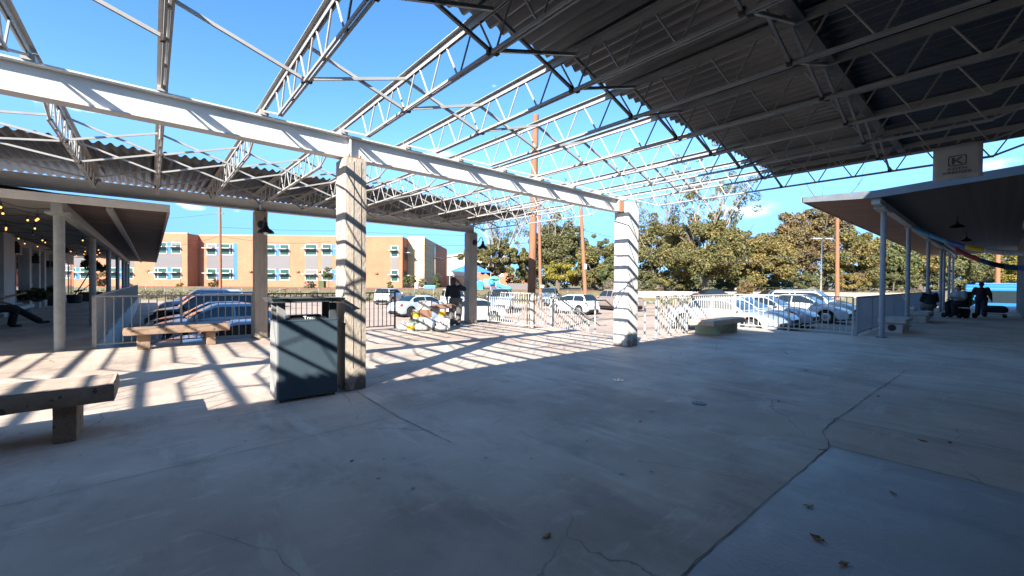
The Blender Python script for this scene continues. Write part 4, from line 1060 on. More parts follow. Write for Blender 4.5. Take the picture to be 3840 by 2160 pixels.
    for c in (xr, xf):
        for sd in (1, -1):
            cx, cy = (c - .5) * L_, sd * (W / 2 - .13)
            w = MB().lathe([(rw * .6, -.11), (rw * .93, -.11), (rw, -.08), (rw, .08), (rw * .93, .11), (rw * .6, .11)], (cx, cy, rw), 20, 'y').build('wheel', M['tyre'], t0, world=False, smooth=True)
            rim = MB(); yo = cy + sd * .113
            for a in range(5):
                A = 2 * PI * a / 5 + .3
                rim.bar((cx, yo, rw), (cx + rw * .58 * math.cos(A), yo, rw + rw * .58 * math.sin(A)), .055, .02, up=(0, 1, 0))
            rim.lathe([(rw * .56, -.004), (rw * .64, 0), (rw * .64, .008), (rw * .56, .012)], (cx, yo - .004, rw), 20, 'y')
            rim.build('rim', M['rim_dark'] if dark_rim else M['rim'], w, world=False)
            MB().lathe([(rw * .57, -.006), (rw * .57, .002)], (cx, yo - .012 * sd, rw), 20, 'y').build('hub_shadow', M['black'], w, world=False)
    if rails:
        for sd in (1, -1):
            MB().tube([((g1 - .5) * L_, sd * wr * .86, H0 + .03), ((g1 - .45) * L_, sd * wr * .86, H0 + .09), ((g2 - .52) * L_, sd * wr * .86, H0 + .09), ((g2 - .48) * L_, sd * wr * .86, H0 + .03)], .02, 6).build('roof_rail', M['rim'], t0, world=False)
    if kind == 'pickup':
        MB().box(-L_ / 2 + .14, (g0 - .5) * L_ - .06, -W / 2 + .2, W / 2 - .2, 1.14 * hs, 1.185 * hs).build('bed_liner', M['black'], t0, world=False)
    return t0
def paint(name, c, metal=.3, rough=.28):
    return mat('paint_' + name, c, rough=rough, metal=metal, coat=.5)
PW = paint('white', (.46, .465, .47), 0); PS = paint('silver', (.36, .38, .42), .25); PB = paint('black', (.012, .013, .016), .1); PD = paint('dark_blue', (.018, .022, .035), .2)
PI_ = paint('ice', (.36, .42, .46), .15); PG = paint('grey', (.13, .15, .18), .5); PT = paint('tan', (.27, .215, .175), .3); PBG = paint('slate', (.16, .22, .28), .5)
car('low silver coupe parked closest to the deck, mostly hidden by the stone bench', 'coupe', PS, 2.0, 14.35, 180)
car('silver-blue sedan with a big side window, just beyond the low coupe', 'sedan', PS, 2.05, 19.1, 180, H=1.5)
car('dark blue sedan between the silver-blue sedan and the black truck', 'sedan', PD, 2.1, 22.2, 180)
car('black high vehicle with roof rails in the left row of parked cars', 'suv', PB, 2.1, 25.6, 180, rails=True)
car('grey sedan fourth from the black rail in the left row', 'sedan', PG, 2.2, 29.2, 180)
car('pale silver crossover standing above the other roofs of the left row', 'suv', PS, 2.6, 33.8, 180, H=1.8)
car('dark crossover at the far end of the left row by the vine fence', 'suv', PD, 3.6, 43, 190)
car('dark brown sedan parked by the vine fence left of the lamp column', 'sedan', PB, 6.9, 43.5, 10)
p = hpt(1462, 45.5); car('white crossover seen from behind, by the vine fence', 'suv', PW, p.x, p.y, 44)
car('ice-white sedan with red tail light behind the buckets', 'sedan', PI_, 14.7, 26.9, 6, dark_rim=True)
p = hpt(1700, 34); car('large white off-roader facing the deck behind the person in black', 'suv', PW, p.x, p.y, 243, H=1.85)
p = hpt(1745, 24.5); car('white sedan half hidden by the shaded lamp column', 'sedan', PW, p.x, p.y, 166)
p = hpt(1880, 34.5); car('white off-road truck facing the deck behind the white railing', 'suv', PI_, p.x, p.y, 226, H=1.88, rails=False)
p = hpt(2062, 46); car('slate-blue pickup facing the deck left of the leaning pole', 'pickup', PBG, p.x, p.y, 214, 'pickup truck')
car('small white hatchback seen from its rear corner', 'hatch', PW, 25.3, 21.9, 90)
car('tan double-cab pickup behind the whitewashed column', 'pickup', PT, 31.9, 22.7, 76, 'pickup truck')
car('silver sedan with red tail light right behind the plank bench', 'sedan', PS, 19.5, 8.0, 270)
car('second silver sedan of the right row, hood in the sun', 'sedan', PS, 24.6, 8.1, 270, H=1.5)
car('ice-blue sedan squeezed between the two silver sedans of the right row', 'sedan', PI_, 22.05, 8.25, 270, H=1.42)
car('bright white sedan of the right row with a big front wheel arch', 'sedan', PW, 28.8, 7.5, 270, H=1.52)
car('white crossover with roof rails at the end of the right row', 'suv', PW, 32.4, 7.9, 270, rails=True)
car('black sedan seen over the blue-grey railing', 'sedan', PB, 41, 9.6, 270)
p = hpt(2680, 47); car('black car roof in front of the thick-trunked tree', 'sedan', PB, p.x, p.y, 320, z=-.55)
p = hpt(2915, 45); car('grey car roof by the white road wall', 'sedan', PG, p.x, p.y, 320, z=-.55)
# bus
t = thing('city_bus', 'bright blue bus standing beyond the end of the right walkway', 'bus', (53, -3, -1.0))
MB().box(51.8, 54.3, -9.5, 1.75, -.65, 1.62).build('body', M['bus_blue'], t, bevel=.12)
MB().box(51.9, 54.2, -9, 1.2, 1.62, 1.75).build('roof_band', M['bus_light'], t, bevel=.05)
MB().box(51.785, 51.80, -1.45, .55, .15, 1.12).build('side_window', M['window_glass'], t)
MB().box(51.785, 51.80, -4.6, -1.65, -.5, 1.15).build('door', M['window_glass'], t)
MB().box(51.78, 51.80, -9.4, 1.7, 1.22, 1.34).build('stripe', M['bus_light'], t)
b = MB()
MB().box(52.3, 53.8, -7, -1.4, 1.75, 1.98).build('roof_unit', M['letter_white'], t, bevel=.08)
for y in (-7.5, .2): MB().lathe([(.3, -.12), (.5, -.12), (.5, .12), (.3, .12)], (51.95, y, -.5), 18, 'x').build('wheel', M['tyre'], t)

# ------------------------------------------------------------------ poles and wires
def pole(label, base, top, r0, r1, m='pole_wood', name='utility_pole', group='wooden utility poles'):
    t = thing(name, label, 'pole', base, 0, group)
    n = 8; pts = [Vector(base).lerp(Vector(top), i / n) for i in range(n + 1)]
    MB().tube(pts, [r0 + (r1 - r0) * i / n for i in range(n + 1)], 14).build('shaft', M[m], t, smooth=True)
    return t
b0 = Vector((10.86, 11.52, -1.0)); tp = dpt(2009, 432, 15.85)
t = pole('thick wooden pole rising through the open joists, its lower half in shadow', b0, tp, .165, .115)
t = pole('slim wooden pole just right of the thick pole', hpt(2029, 37, -1.0), dpt(2021, 740, 37), .155, .12)
MB().box(*[c for c in (hpt(2029, 37).x - .2, hpt(2029, 37).x + .2, hpt(2029, 37).y - .17, hpt(2029, 37).y - .15)], 1.05, 1.3).build('marker', M['letter_white'], t)
t = pole('leaning wooden pole behind the white hatchback', hpt(2199, 40, -1.0), dpt(2176, 730, 40), .2, .15)
p = dpt(2188, 1000, 40); MB().box(p.x - .12, p.x + .12, p.y - .3, p.y - .2, p.z - .25, p.z + .25).build('marker', M['letter_white'], t)
lp = pole('wooden pole in front of the brick school, left of the lamp column', hpt(827, 47, -1.0), dpt(825, 778, 47), .17, .12)
MB().bar(dpt(812, 800, 47), dpt(838, 800, 47), .1, .1).build('crossarm', M['pole_wood'], lp)
rp = pole('reddish wooden pole seen between the trees and the right canopy', hpt(3141, 44, -1.0), dpt(3140, 790, 44), .21, .16)
pole('orange-lit wooden pole behind the blue bus', hpt(3741, 62, -1.0), dpt(3744, 760, 62), .30, .26)
t = thing('street_lamp', 'grey parking lot lamp with a flat head in front of the trees', 'street lamp', hpt(3079, 48, -1.0))
MB().tube([hpt(3079, 48, -1.0), dpt(3083, 897, 48)], [.09, .07], 8).build('mast', M['rail_grey'], t)
q = dpt(3083, 895, 48); MB().bar(q - RGT * 1.2, q + RGT * 1.0, .5, .12).build('head', M['rail_grey'], t)
def wire(label, pts, r=.018, sag=.0):
    P = []
    for a, b_ in zip(pts[:-1], pts[1:]):
        for i in range(9): s = i / 8; p = a.lerp(b_, s); p.z -= sag * 4 * s * (1 - s); P.append(p)
    t = thing('power_line', label, 'wire', P[0], 0, 'overhead wires')
    MB().tube(P, r, 5).build('cable', M['wire'], t)
wire('upper wire left of the school pole', [dpt(560, 822, 52), dpt(824, 800, 47)], .012, .1)
wire('lower wire crossing the brick wall to the school pole', [dpt(520, 925, 52), dpt(826, 884, 47), dpt(1240, 905, 50)], .02, .5)
wire('bright wire running right from the school pole above the roofline', [dpt(826, 852, 47), dpt(1262, 866, 52), dpt(1800, 884, 62)], .014, .1)
wire('wire from the slim pole to the right through the trees', [dpt(2027, 915, 37), dpt(2188, 936, 40), dpt(2600, 975, 46)], .018, .2)
wire('high wire running right from the leaning pole', [dpt(2180, 862, 40), dpt(2480, 915, 46)], .018, .2)
wire('upper of the two wires under the right canopy', [dpt(2700, 965, 46), dpt(3140, 940, 44), dpt(3700, 890, 60)], .03, .3)
wire('lower of the two wires under the right canopy', [dpt(2700, 985, 46), dpt(3140, 962, 44), dpt(3700, 935, 60)], .025, .2)
wire('twin wires over the playground', [dpt(1512, 918, 60), dpt(2030, 908, 37)], .015, .2)

# ------------------------------------------------------------------ trees
def branchset(b, rnd, p, d, length, r, depth, tips):
    pts = [p]; rs = [r]; n = 4; q = p.copy(); dd = d.copy()
    for i in range(n):
        dd = (dd + Vector((rnd.uniform(-.25, .25), rnd.uniform(-.25, .25), rnd.uniform(-.02, .22)))).normalized()
        q = q + dd * length / n; pts.append(q.copy()); rs.append(r * (1 - .55 * (i + 1) / n))
    b.tube(pts, rs, 6 if depth else 8)
    tips.append(q.copy())
    if depth < 3:
        for k in range(3 if depth < 2 else 2):
            i = rnd.randint(2, n); ang = rnd.uniform(0, 2 * PI)
            nd = (dd * .7 + Vector((math.cos(ang), math.sin(ang), .25)) * .75).normalized()
            branchset(b, rnd, pts[i], nd, length * rnd.uniform(.55, .75), rs[i] * .75, depth + 1, tips)
def tree(label, px, dep, crown, m, n, size=.2, trunk_r=.22, bark='bark', fork=.4, limbs=4, seed=1, sparse=None, z=None, name='tree', group='trees beyond the parking lot', lumps=26, cat='tree', m2=None):
    base = hpt(px, dep); base.z = terr_z(base.x, base.y) if z is None else z
    t = thing(name, label, cat, base, 0, group)
    rnd = random.Random(seed)
    cx, cy, rx, ry = crown; sc = dep / FOC
    C = dpt(cx, cy, dep); Rx, Rz = rx * sc, ry * sc
    cen = []
    lumps = int(lumps * 2.4); n = int(n * 3.3); size *= .80
    for i in range(lumps):
        a = rnd.uniform(0, 2 * PI); el = rnd.uniform(-1, 1); rr_ = rnd.uniform(.25, 1) ** .5
        ce = math.sqrt(1 - el * el)
        q = C + RGT * (Rx * .92 * rr_ * math.cos(a) * ce) + Vector((FWD.x, FWD.y, 0)) * (min(Rx, 6) * .7 * rr_ * math.sin(a) * ce) + Vector((0, 0, Rz * .92 * rr_ * el))
        cen.append((q.x, q.y, q.z, min(Rx, Rz) * rnd.uniform(.14, .32)))
    for i in range(7):
        q = C + RGT * Rx * rnd.uniform(-.85, .85); q.z += Rz * rnd.uniform(.75, 1.18) * math.sqrt(max(.1, 1 - ((q - C).dot(RGT) / Rx) ** 2)); cen.append((q.x, q.y, q.z, min(Rx, Rz) * rnd.uniform(.10, .2)))
    leafclump('crown', m, cen, n, size, t, seed)
    if m2: leafclump('crown', m2, cen[::2], n // 3, size, t, seed + 50)
    b = MB(); tips = []
    hgt = max(1.2, (C.z - base.z) * fork * 1.0)
    top = Vector((base.x + (C.x - base.x) * .3, base.y + (C.y - base.y) * .3, base.z + hgt))
    b.tube([base, base.lerp(top, .5) + Vector((.05, 0, 0)), top], [trunk_r * 1.3, trunk_r, trunk_r * .85], 10)
    for k in range(limbs):
        tgt = Vector(cen[(k * 5) % len(cen)][:3]); tgt.z = max(tgt.z, top.z + .5)
        d = (tgt - top); ln = d.length
        branchset(b, rnd, top, d.normalized(), ln * .9, trunk_r * .6, 1, tips)
    b.build('trunk', M[bark], t, smooth=True)
    if sparse:
        sx, sy, srx, sry, sn = sparse
        b = MB(); tips = []
        S = dpt(sx, sy, dep)
        sl = []
        for k in range(22):
            a = rnd.uniform(0, 2 * PI); q_ = rnd.uniform(.1, 1) ** .5
            tg = S + RGT * math.cos(a) * q_ * srx * sc + Vector((FWD.x, FWD.y, 0)) * rnd.uniform(-1.5, 1.5) + Vector((0, 0, math.sin(a) * q_ * sry * sc))
            sl.append((tg.x, tg.y, tg.z, rnd.uniform(.45, .95)))
            st = top.lerp(C, rnd.uniform(.3, 1)) + RGT * (tg - C).dot(RGT) * rnd.uniform(.15, .4)
            if k % 2 == 0: branchset(b, rnd, st, (tg - st).normalized(), (tg - st).length, trunk_r * rnd.uniform(.2, .36), 2, tips)
        for k in range(3):
            st = top.lerp(C, rnd.uniform(.1, .8)) + RGT * rnd.uniform(-1, 1) * Rx * .25
            tg = S + RGT * rnd.uniform(-1, 1) * srx * sc * .75 + Vector((0, 0, rnd.uniform(-.3, .9) * sry * sc))
            d = tg - st; branchset(b, rnd, st, d.normalized(), d.length, trunk_r * .34, 1, tips)
        b.build('bare_limbs', M['bark_pale'], t, smooth=True)
        leafclump('upper_leaves', m, [(p.x, p.y, p.z, rnd.uniform(.3, .6)) for p in tips[::2]] + sl, sn * 4, size * .7, t, seed + 9)
    return t
tree('spreading olive-brown tree behind the playground', 1845, 64, (1850, 968, 150, 62), 'leaf_olive', 6500, .22, .35, seed=11, sparse=(1900, 835, 110, 80, 700), lumps=34)
tree('dense dark tree behind the thick pole', 2090, 68, (2092, 935, 100, 112), 'leaf_dark', 6000, .22, .3, seed=12, sparse=(2110, 830, 90, 60, 300), lumps=30, m2='leaf_olive')
tree('bright yellow bush-like tree right of the slim pole', 2095, 58, (2100, 1022, 62, 40), 'leaf_yellow', 3500, .17, .12, seed=13, fork=.3)
tree('olive tree between the leaning pole and the whitewashed column', 2235, 62, (2245, 985, 85, 88), 'leaf_olive', 5000, .2, .25, seed=14, m2='leaf_yellow')
tree('dark evergreen low tree behind the tan pickup', 2310, 58, (2320, 1020, 75, 60), 'leaf_green', 3500, .2, .2, seed=15, m2='leaf_olive')
tree('tall olive tree left of centre above the plank bench, pale limbs', 2450, 60, (2465, 940, 110, 120), 'leaf_olive', 6000, .21, .3, seed=16, sparse=(2470, 790, 100, 70, 500), bark='bark_pale', lumps=30)
tree('big golden-olive tree with a thick dark trunk and pale bare top limbs', 2642, 52, (2650, 935, 165, 122), 'leaf_olive', 10000, .19, .42, seed=17, sparse=(2690, 760, 150, 95, 1500), lumps=46, m2='leaf_gold')
tree('golden bushy tree right of the thick-trunked tree', 2850, 57, (2850, 975, 130, 100), 'leaf_gold', 7500, .19, .3, seed=18, lumps=36, m2='leaf_olive')
tree('brown-gold tree left of the lot lamp', 2985, 66, (2985, 925, 115, 110), 'leaf_brown', 6000, .22, .3, seed=19, lumps=30, m2='leaf_gold')
tree('tall sparse brown-topped tree behind the reddish pole', 3095, 68, (3090, 880, 85, 130), 'leaf_brown', 3800, .22, .3, seed=20, lumps=34, m2='leaf_olive')
tree('golden tree right of the reddish pole', 3210, 60, (3215, 975, 105, 105), 'leaf_gold', 5500, .2, .3, seed=21, m2='leaf_green')
tree('deep green tree seen between the first two walkway posts', 3345, 62, (3345, 985, 85, 95), 'leaf_green', 5000, .2, .3, seed=22, m2='leaf_olive')
tree('yellow-green tree behind the second walkway post', 3450, 68, (3450, 980, 85, 90), 'leaf_gold', 4500, .22, .3, seed=23, m2='leaf_yellow')
tree('broad dark green tree above the seated people', 3560, 70, (3565, 985, 90, 85), 'leaf_dark', 5000, .22, .3, seed=24, m2='leaf_green')
tree('dark olive tree above the walking person', 3660, 74, (3660, 1000, 75, 65), 'leaf_dark', 3500, .22, .3, seed=25, m2='leaf_olive')
tree('yellow tree behind the orange-lit pole', 3770, 78, (3775, 995, 80, 60), 'leaf_yellow', 4000, .24, .3, seed=26, m2='leaf_gold')
sh = [('round dark shrub at the foot of the whitewashed column trees', 2400, 56, (2405, 1058, 70, 36), 'leaf_dark'), ('olive shrub left of the thick trunk', 2540, 55, (2545, 1052, 85, 40), 'leaf_olive'),
      ('dark shrub right of the thick trunk', 2745, 57, (2750, 1056, 80, 34), 'leaf_green'), ('brown bare shrub against the white road wall', 2795, 51.6, (2795, 1082, 30, 28), 'leaf_brown'),
      ('green shrub under the golden tree', 2870, 60, (2875, 1060, 70, 32), 'leaf_dark'), ('low dark shrub beside the lot lamp', 3010, 62, (3015, 1058, 75, 34), 'leaf_dark'),
      ('low gold shrub right of the reddish pole', 3190, 58, (3195, 1060, 70, 32), 'leaf_gold'), ('dark shrub between the walkway posts', 3350, 60, (3355, 1062, 90, 34), 'leaf_dark'),
      ('dark shrub far down the right walkway', 3520, 66, (3520, 1060, 90, 34), 'leaf_dark'), ('low dark bush left of the yellow bush-like tree', 1985, 66, (1985, 1015, 45, 45), 'leaf_dark'),
      ('low olive shrub behind the slate-blue pickup', 2180, 60, (2180, 1050, 50, 30), 'leaf_olive'), ('pale dry grass clump left of the whitewashed column', 2285, 54, (2285, 1074, 28, 16), 'vine')]
for i, (lb, px, dep, cr, mm) in enumerate(sh):
    tree(lb, px, dep, cr, mm, 2200, .18, .08, seed=40 + i, fork=.2, name='shrub', cat='shrub', group='shrubs beyond the parking lot', limbs=3, lumps=18)
for i, (lb, px, dep, cr, mm, n) in enumerate([
    ('small leafy tree in front of the school, seen past the porch posts', 372, 66, (372, 1045, 28, 34), 'leaf_brown', 700), ('small cone-shaped green tree against the school wall by the front column', 1232, 69, (1232, 1030, 20, 26), 'leaf_green', 500),
    ('dry brown shrub in front of the school right of the lamp column', 1162, 60, (1162, 1072, 22, 18), 'vine', 400), ('reddish bare shrub beside the school pole', 805, 64, (805, 1066, 26, 18), 'leaf_brown', 350),
    ('yellow shrub on the school lawn above the dark crossover', 676, 66, (676, 1072, 14, 10), 'leaf_yellow', 250), ('tall green shrub in the corner of the school wing', 1522, 70, (1522, 1056, 13, 22), 'leaf_green', 500),
    ('green shrub in front of the beige school wing', 1548, 70, (1549, 1056, 13, 22), 'leaf_olive', 450), ('dry tan shrub by the beige school wing', 1582, 70, (1583, 1062, 17, 16), 'vine', 450), ('dark leafy shrub at the far corner of the beige wing', 1638, 72, (1638, 1054, 20, 26), 'leaf_green', 600),
    ('dry low shrub at the vine fence left of the trash bin column', 1462, 62, (1462, 1072, 14, 14), 'leaf_olive', 250), ('brown low tree behind the playground slide', 1912, 66, (1912, 1050, 16, 20), 'leaf_brown', 300)]):
    tree(lb, px, dep, cr, mm, n, .14, .05, seed=70 + i, fork=.3, name='shrub', cat='shrub', group='shrubs by the school', limbs=3, lumps=12)
# vine fence along the lot
t = thing('vine_fence', 'low wire fence overgrown with dry brown vines along the back of the lot', 'fence', hpt(1400, 51, -.95))
cen = []; rv = random.Random(9)
for i in range(150):
    px = 330 + i * 12.2
    for j in range(2):
        p = hpt(px + rv.uniform(-6, 6), 51 + rv.uniform(-.2, .2)); cen.append((p.x, p.y, -.95 + .32 + .55 * j + rv.uniform(-.1, .15), rv.uniform(.26, .42)))
leafclump('vines', 'vine', cen, 20000, .085, t, 5)
for i in range(26):
    p = hpt(330 + i * 72, 51); MB().tube([(p.x, p.y, -.95), (p.x, p.y, .62)], .03, 6).build('post', M['rail_grey'], t)
b = MB()
for i in range(70):
    p = hpt(rv.uniform(330, 2100), 50.9); b.tube([(p.x, p.y, .2), (p.x + rv.uniform(-.5, .5), p.y + rv.uniform(-.5, .5), rv.uniform(.55, 1.0))], .014, 4)
b.build('dry_twigs', M['bark'], t)
# road wall and chain fence on the right
t = thing('road_wall', 'long pale concrete wall along the road behind the right row of cars', 'wall', hpt(2750, 53, -.9))
a, c = hpt(2330, 53), hpt(3480, 53)
MB().bar(Vector((a.x, a.y, -.05)), Vector((c.x, c.y, -.05)), .22, 1.22).build('wall', M['road_wall'], t)
t = thing('wire_fence', 'dark chain fence standing behind the pale road wall', 'fence', hpt(2750, 54.5, .1))
b = MB()
for i in range(22):
    p = hpt(2380 + i * 52, 54.5); MB().tube([(p.x, p.y, -.2), (p.x, p.y, 1.15)], .03, 6).build('post', M['rail_black'], t)
a, c = hpt(2330, 54.5), hpt(3480, 54.5)
MB().tube([(a.x, a.y, 1.12), (c.x, c.y, 1.12)], .025, 6).build('rail', M['rail_black'], t)
cen = []
for i in range(80):
    p = hpt(2340 + i * 14, 55.2); cen.append((p.x, p.y, .55 + rv.uniform(-.15, .15), rv.uniform(.25, .45)))
t = thing('hedge', 'low brown hedge behind the chain fence', 'hedge', hpt(2750, 55.2, 0))
leafclump('foliage', 'leaf_brown', cen, 4000, .15, t, 6)

cen = []
for i in range(330):
    px = 1930 + i * 6.2; d_ = 84 + rv.uniform(-4, 4); p = hpt(px, d_); cen.append((p.x, p.y, .5 + rv.uniform(0, 3.4 + 1.2 * math.sin(i * .21)), rv.uniform(.7, 1.5)))
tag(leafclump('far_woods', 'leaf_dark', cen, 16000, .34, None, 77), kind='stuff')
# ------------------------------------------------------------------ brick school
def uz(px, py, dep):
    """lateral offset and height of a photo point at a given depth"""
    p = dpt(px, py, dep); return RGT.x * p.x + RGT.y * p.y, p.z
D0 = 72.0
def frame(dep, u=0):
    return Vector((FWD.x * dep + RGT.x * u, FWD.y * dep + RGT.y * u, 0)) / math.sqrt(FWD.x ** 2 + FWD.y ** 2)
st = thing('school_building', 'two-storey orange brick school with blue panels and a beige wing', 'building', frame(D0, -30), CAMROT)
ox = -30
def sb(name, u0, u1, d0, d1, z0, z1, m, parent=None, bevel=0):
    return MB().box(u0 - ox, u1 - ox, d0 - D0, d1 - D0, z0, z1).build(name, M[m], parent or st, world=False, bevel=bevel)
uR = uz(1510, 900, D0)[0]; uL = uz(704, 900, 69.5)[0]
ztop = 9.25
sb('wall', uL + .02, uR, D0, D0 + 16, .2, ztop, 'brick_orange')
sb('wall', uL - 42, uL, 69.5, D0 + 16, .2, ztop + .02, 'brick_orange')
sb('parapet_cap', uL + .05, uR + .06, D0 - .05, D0 + .25, ztop, ztop + .12, 'metal_roof')
sb('parapet_cap', uL - 42, uL + .04, 69.45, 69.75, ztop + .02, ztop + .14, 'metal_roof')
uT = uz(1592, 900, 75.5)[0]
sb('beige_wing', uR + .02, uT, 75.5, 101, .2, 9.55, 'brick_beige')
sb('beige_cap', uR + .02, uT + .05, 75.45, 75.7, 9.55, 9.68, 'metal_roof')
sb('rear_brick_wing', uT - 3, uT + .04, 86.8, 101.5, .2, 9.4, 'brick_orange')
sb('wing_window', uT + .045, uT + .07, 84.6, 86.4, 1.0, 8.8, 'school_glass')
sb('wing_shade', uT + .05, uT + 1.2, 84.5, 88, 6.4, 6.5, 'school_white'); sb('wing_shade', uT + .05, uT + 1.2, 84.5, 88, 2.7, 2.8, 'school_white')
sb('wing_shade', uR + .02, uR + .9, 73.2, 74.8, 6.6, 6.7, 'school_white'); sb('wing_shade', uR + .02, uR + .9, 73.2, 74.8, 2.6, 2.7, 'school_white')
sb('wing_window', uR + .005, uR + .03, 73.3, 74.8, 5.4, 7.6, 'school_glass'); sb('wing_window', uR + .005, uR + .03, 73.3, 74.8, 1.2, 3.4, 'school_glass')
sb('joint_strip', uz(750, 900, D0)[0], uz(751.5, 900, D0)[0], D0 - .004, D0 + .05, .3, ztop, 'school_grey')
def sch_window(dep, x0, x1, y0, y1, mull=None, shade=True, shade_x=None):
    u0, z1 = uz(x0, y0, dep); u1, z0 = uz(x1, y1, dep)
    u0 -= ox; u1 -= ox; d = dep - D0
    f = .09; b = MB()
    b.box(u0, u1, d - .06, d + .05, z0, z0 + f).box(u0, u1, d - .06, d + .05, z1 - f, z1).box(u0, u0 + f, d - .06, d + .05, z0 + f, z1 - f).box(u1 - f, u1, d - .06, d + .05, z0 + f, z1 - f)
    if mull: um = uz(mull, y0, dep)[0] - ox; b.box(um - f / 2, um + f / 2, d - .055, d + .05, z0 + f, z1 - f)
    w = b.build('window', M['school_white'], st, world=False)
    MB().box(u0 + f, u1 - f, d - .02, d + .0, z0 + f, z1 - f).build('pane', M['school_glass'], w, world=False)
    rnd = random.Random(int(x0 + y0))
    if rnd.random() < .3: MB().box(u0 + f, u1 - f, d - .026, d - .021, z1 - f - (z1 - z0) * rnd.uniform(.2, .4), z1 - f).build('blind', M['school_glass'] if rnd.random() < .6 else M['school_grey'], w, world=False)
    if shade:
        zm = z0 + (z1 - z0) * .56; ua = u0 - .25; ub = u1 - .1
        MB().box(ua, ub, d - .95, d - .06, zm, zm + .09).build('sun_shade', M['school_white'], w, world=False)
def panel(name, dep, x0, x1, y0, y1, m, off=.03):
    u0, z1 = uz(x0, y0, dep); u1, z0 = uz(x1, y1, dep)
    MB().box(u0 - ox, u1 - ox, dep - D0 - off, dep - D0 + .05, z0, z1).build(name, M[m], st, world=False)
DL = 69.5
def cx(x): return 480 + x * .24845
def cyy(y): return 860 + y * .24845
for (y0, y1) in ((195, 368), (578, 752)):
    sch_window(DL, cx(405), cx(594), cyy(y0), cyy(y1), cx(456)); sch_window(DL, cx(662), cx(808), cyy(y0), cyy(y1)); panel('blue_panel', DL, cx(596), cx(660), cyy(y0), cyy(y1), 'school_blue')
panel('grey_panel', DL, cx(405), cx(808), cyy(372), cyy(575), 'school_grey')
for k, xs0 in enumerate((412, 250, 60)):
    for (y0, y1) in ((908, 950), (1003, 1046)):
        sch_window(DL, xs0, xs0 + 36, y0, y1); sch_window(DL, xs0 + 52, xs0 + 90, y0, y1); panel('blue_panel', DL, xs0 + 37, xs0 + 51, y0, y1, 'school_blue')
    panel('grey_panel', DL, xs0, xs0 + 90, 951, 1002, 'school_grey')
for (y0, y1) in ((215, 388), (592, 760)):
    sch_window(D0, cx(1195), cx(1338), cyy(y0), cyy(y1)); sch_window(D0, cx(1402), cx(1592), cyy(y0), cyy(y1), cx(1545)); panel('blue_panel', D0, cx(1340), cx(1400), cyy(y0), cyy(y1), 'school_blue')
panel('grey_panel', D0, cx(1195), cx(1592), cyy(390), cyy(590), 'school_grey'); panel('blue_panel', D0, cx(1595), cx(1655), cyy(210), cyy(762), 'school_blue')
for (y0, y1) in ((228, 396), (600, 768)):
    sch_window(D0, cx(2050), cx(2232), cyy(y0), cyy(y1)); sch_window(D0, cx(2294), cx(2440), cyy(y0), cyy(y1)); panel('blue_panel', D0, cx(2234), cx(2292), cyy(y0), cyy(y1), 'school_blue')
panel('grey_panel', D0, cx(2050), cx(2436), cyy(398), cyy(598), 'school_grey')
for (y0, y1) in ((916, 958), (1010, 1052)):
    sch_window(D0, 1145, 1190, y0, y1); sch_window(D0, 1208, 1244, y0, y1); sch_window(D0, 1266, 1300, y0, y1); panel('blue_panel', D0, 1245, 1264, y0, y1, 'school_blue')
panel('grey_panel', D0, 1145, 1190, 959, 1009, 'school_grey'); panel('grey_panel', D0, 1208, 1244, 959, 1009, 'school_grey')
for (y0, y1) in ((921, 964), (1012, 1056)): sch_window(D0, 1466, 1494, y0, y1)
panel('grey_panel', D0, 1467, 1493, 965, 1011, 'school_grey')
for px, py, d_ in ((555, 1016, DL), (940, 1019, D0), (1117, 1019, D0), (1198, 1019, D0), (1412, 1025, D0)):
    u, z = uz(px, py, d_); MB().box(u - ox - .25, u - ox + .25, d_ - D0 - .28, d_ - D0, z - .12, z + .14).build('wall_light', M['pole_wood'], st, world=False)
# gym, low brick building, cabinet
gt = thing('gym_building', 'pale gym with a sloping grey roof behind the school', 'building', frame(110, -14), CAMROT)
def gb(nm, u0, u1, d0, d1, z0, z1, m): return MB().box(u0 + 14, u1 + 14, d0 - 110, d1 - 110, z0, z1).build(nm, M[m], gt, world=False)
gb('wall', -19, -6, 110, 128, .2, 8.2, 'gym_wall'); gb('lower_block', -19, -8, 106, 109.9, .2, 3.2, 'brick_beige')
MB().add([(-5.2, -.4, 8.2), (8.4, -.4, 10.6), (8.4, 18, 10.6), (-5.2, 18, 8.2), (-5.2, -.4, 7.7), (8.4, -.4, 10.0), (8.4, 18, 10.0), (-5.2, 18, 7.7)], [(0, 1, 2, 3), (7, 6, 5, 4), (0, 4, 5, 1), (1, 5, 6, 2), (2, 6, 7, 3), (3, 7, 4, 0)]).build('roof', M['metal_roof'], gt, world=False)
bt = thing('low_brick_building', 'low orange brick building behind the playground tree', 'building', frame(98, -2), CAMROT)
MB().box(-8, 2.3, 0, 10, .2, 4.6).build('wall', M['brick_orange'], bt, world=False)
MB().box(2.35, 6, 2, 10, .2, 2.6).build('annex', M['brick_orange'], bt, world=False); MB().box(-7, -5.6, -.05, .1, .3, 2.6).build('door', M['school_grey'], bt, world=False)
bt2 = thing('grey_shed', 'low grey box shed left of the thick pole, behind the red track', 'shed', hpt(1945, 64, .4), CAMROT)
MB().box(-1.6, 1.6, 0, 1.5, -.2, 1.0).build('body', M['school_grey'], bt2, world=False)
wh = thing('white_house', 'small white house glimpsed through the trees above the plank bench', 'house', hpt(2762, 92, .3), CAMROT)
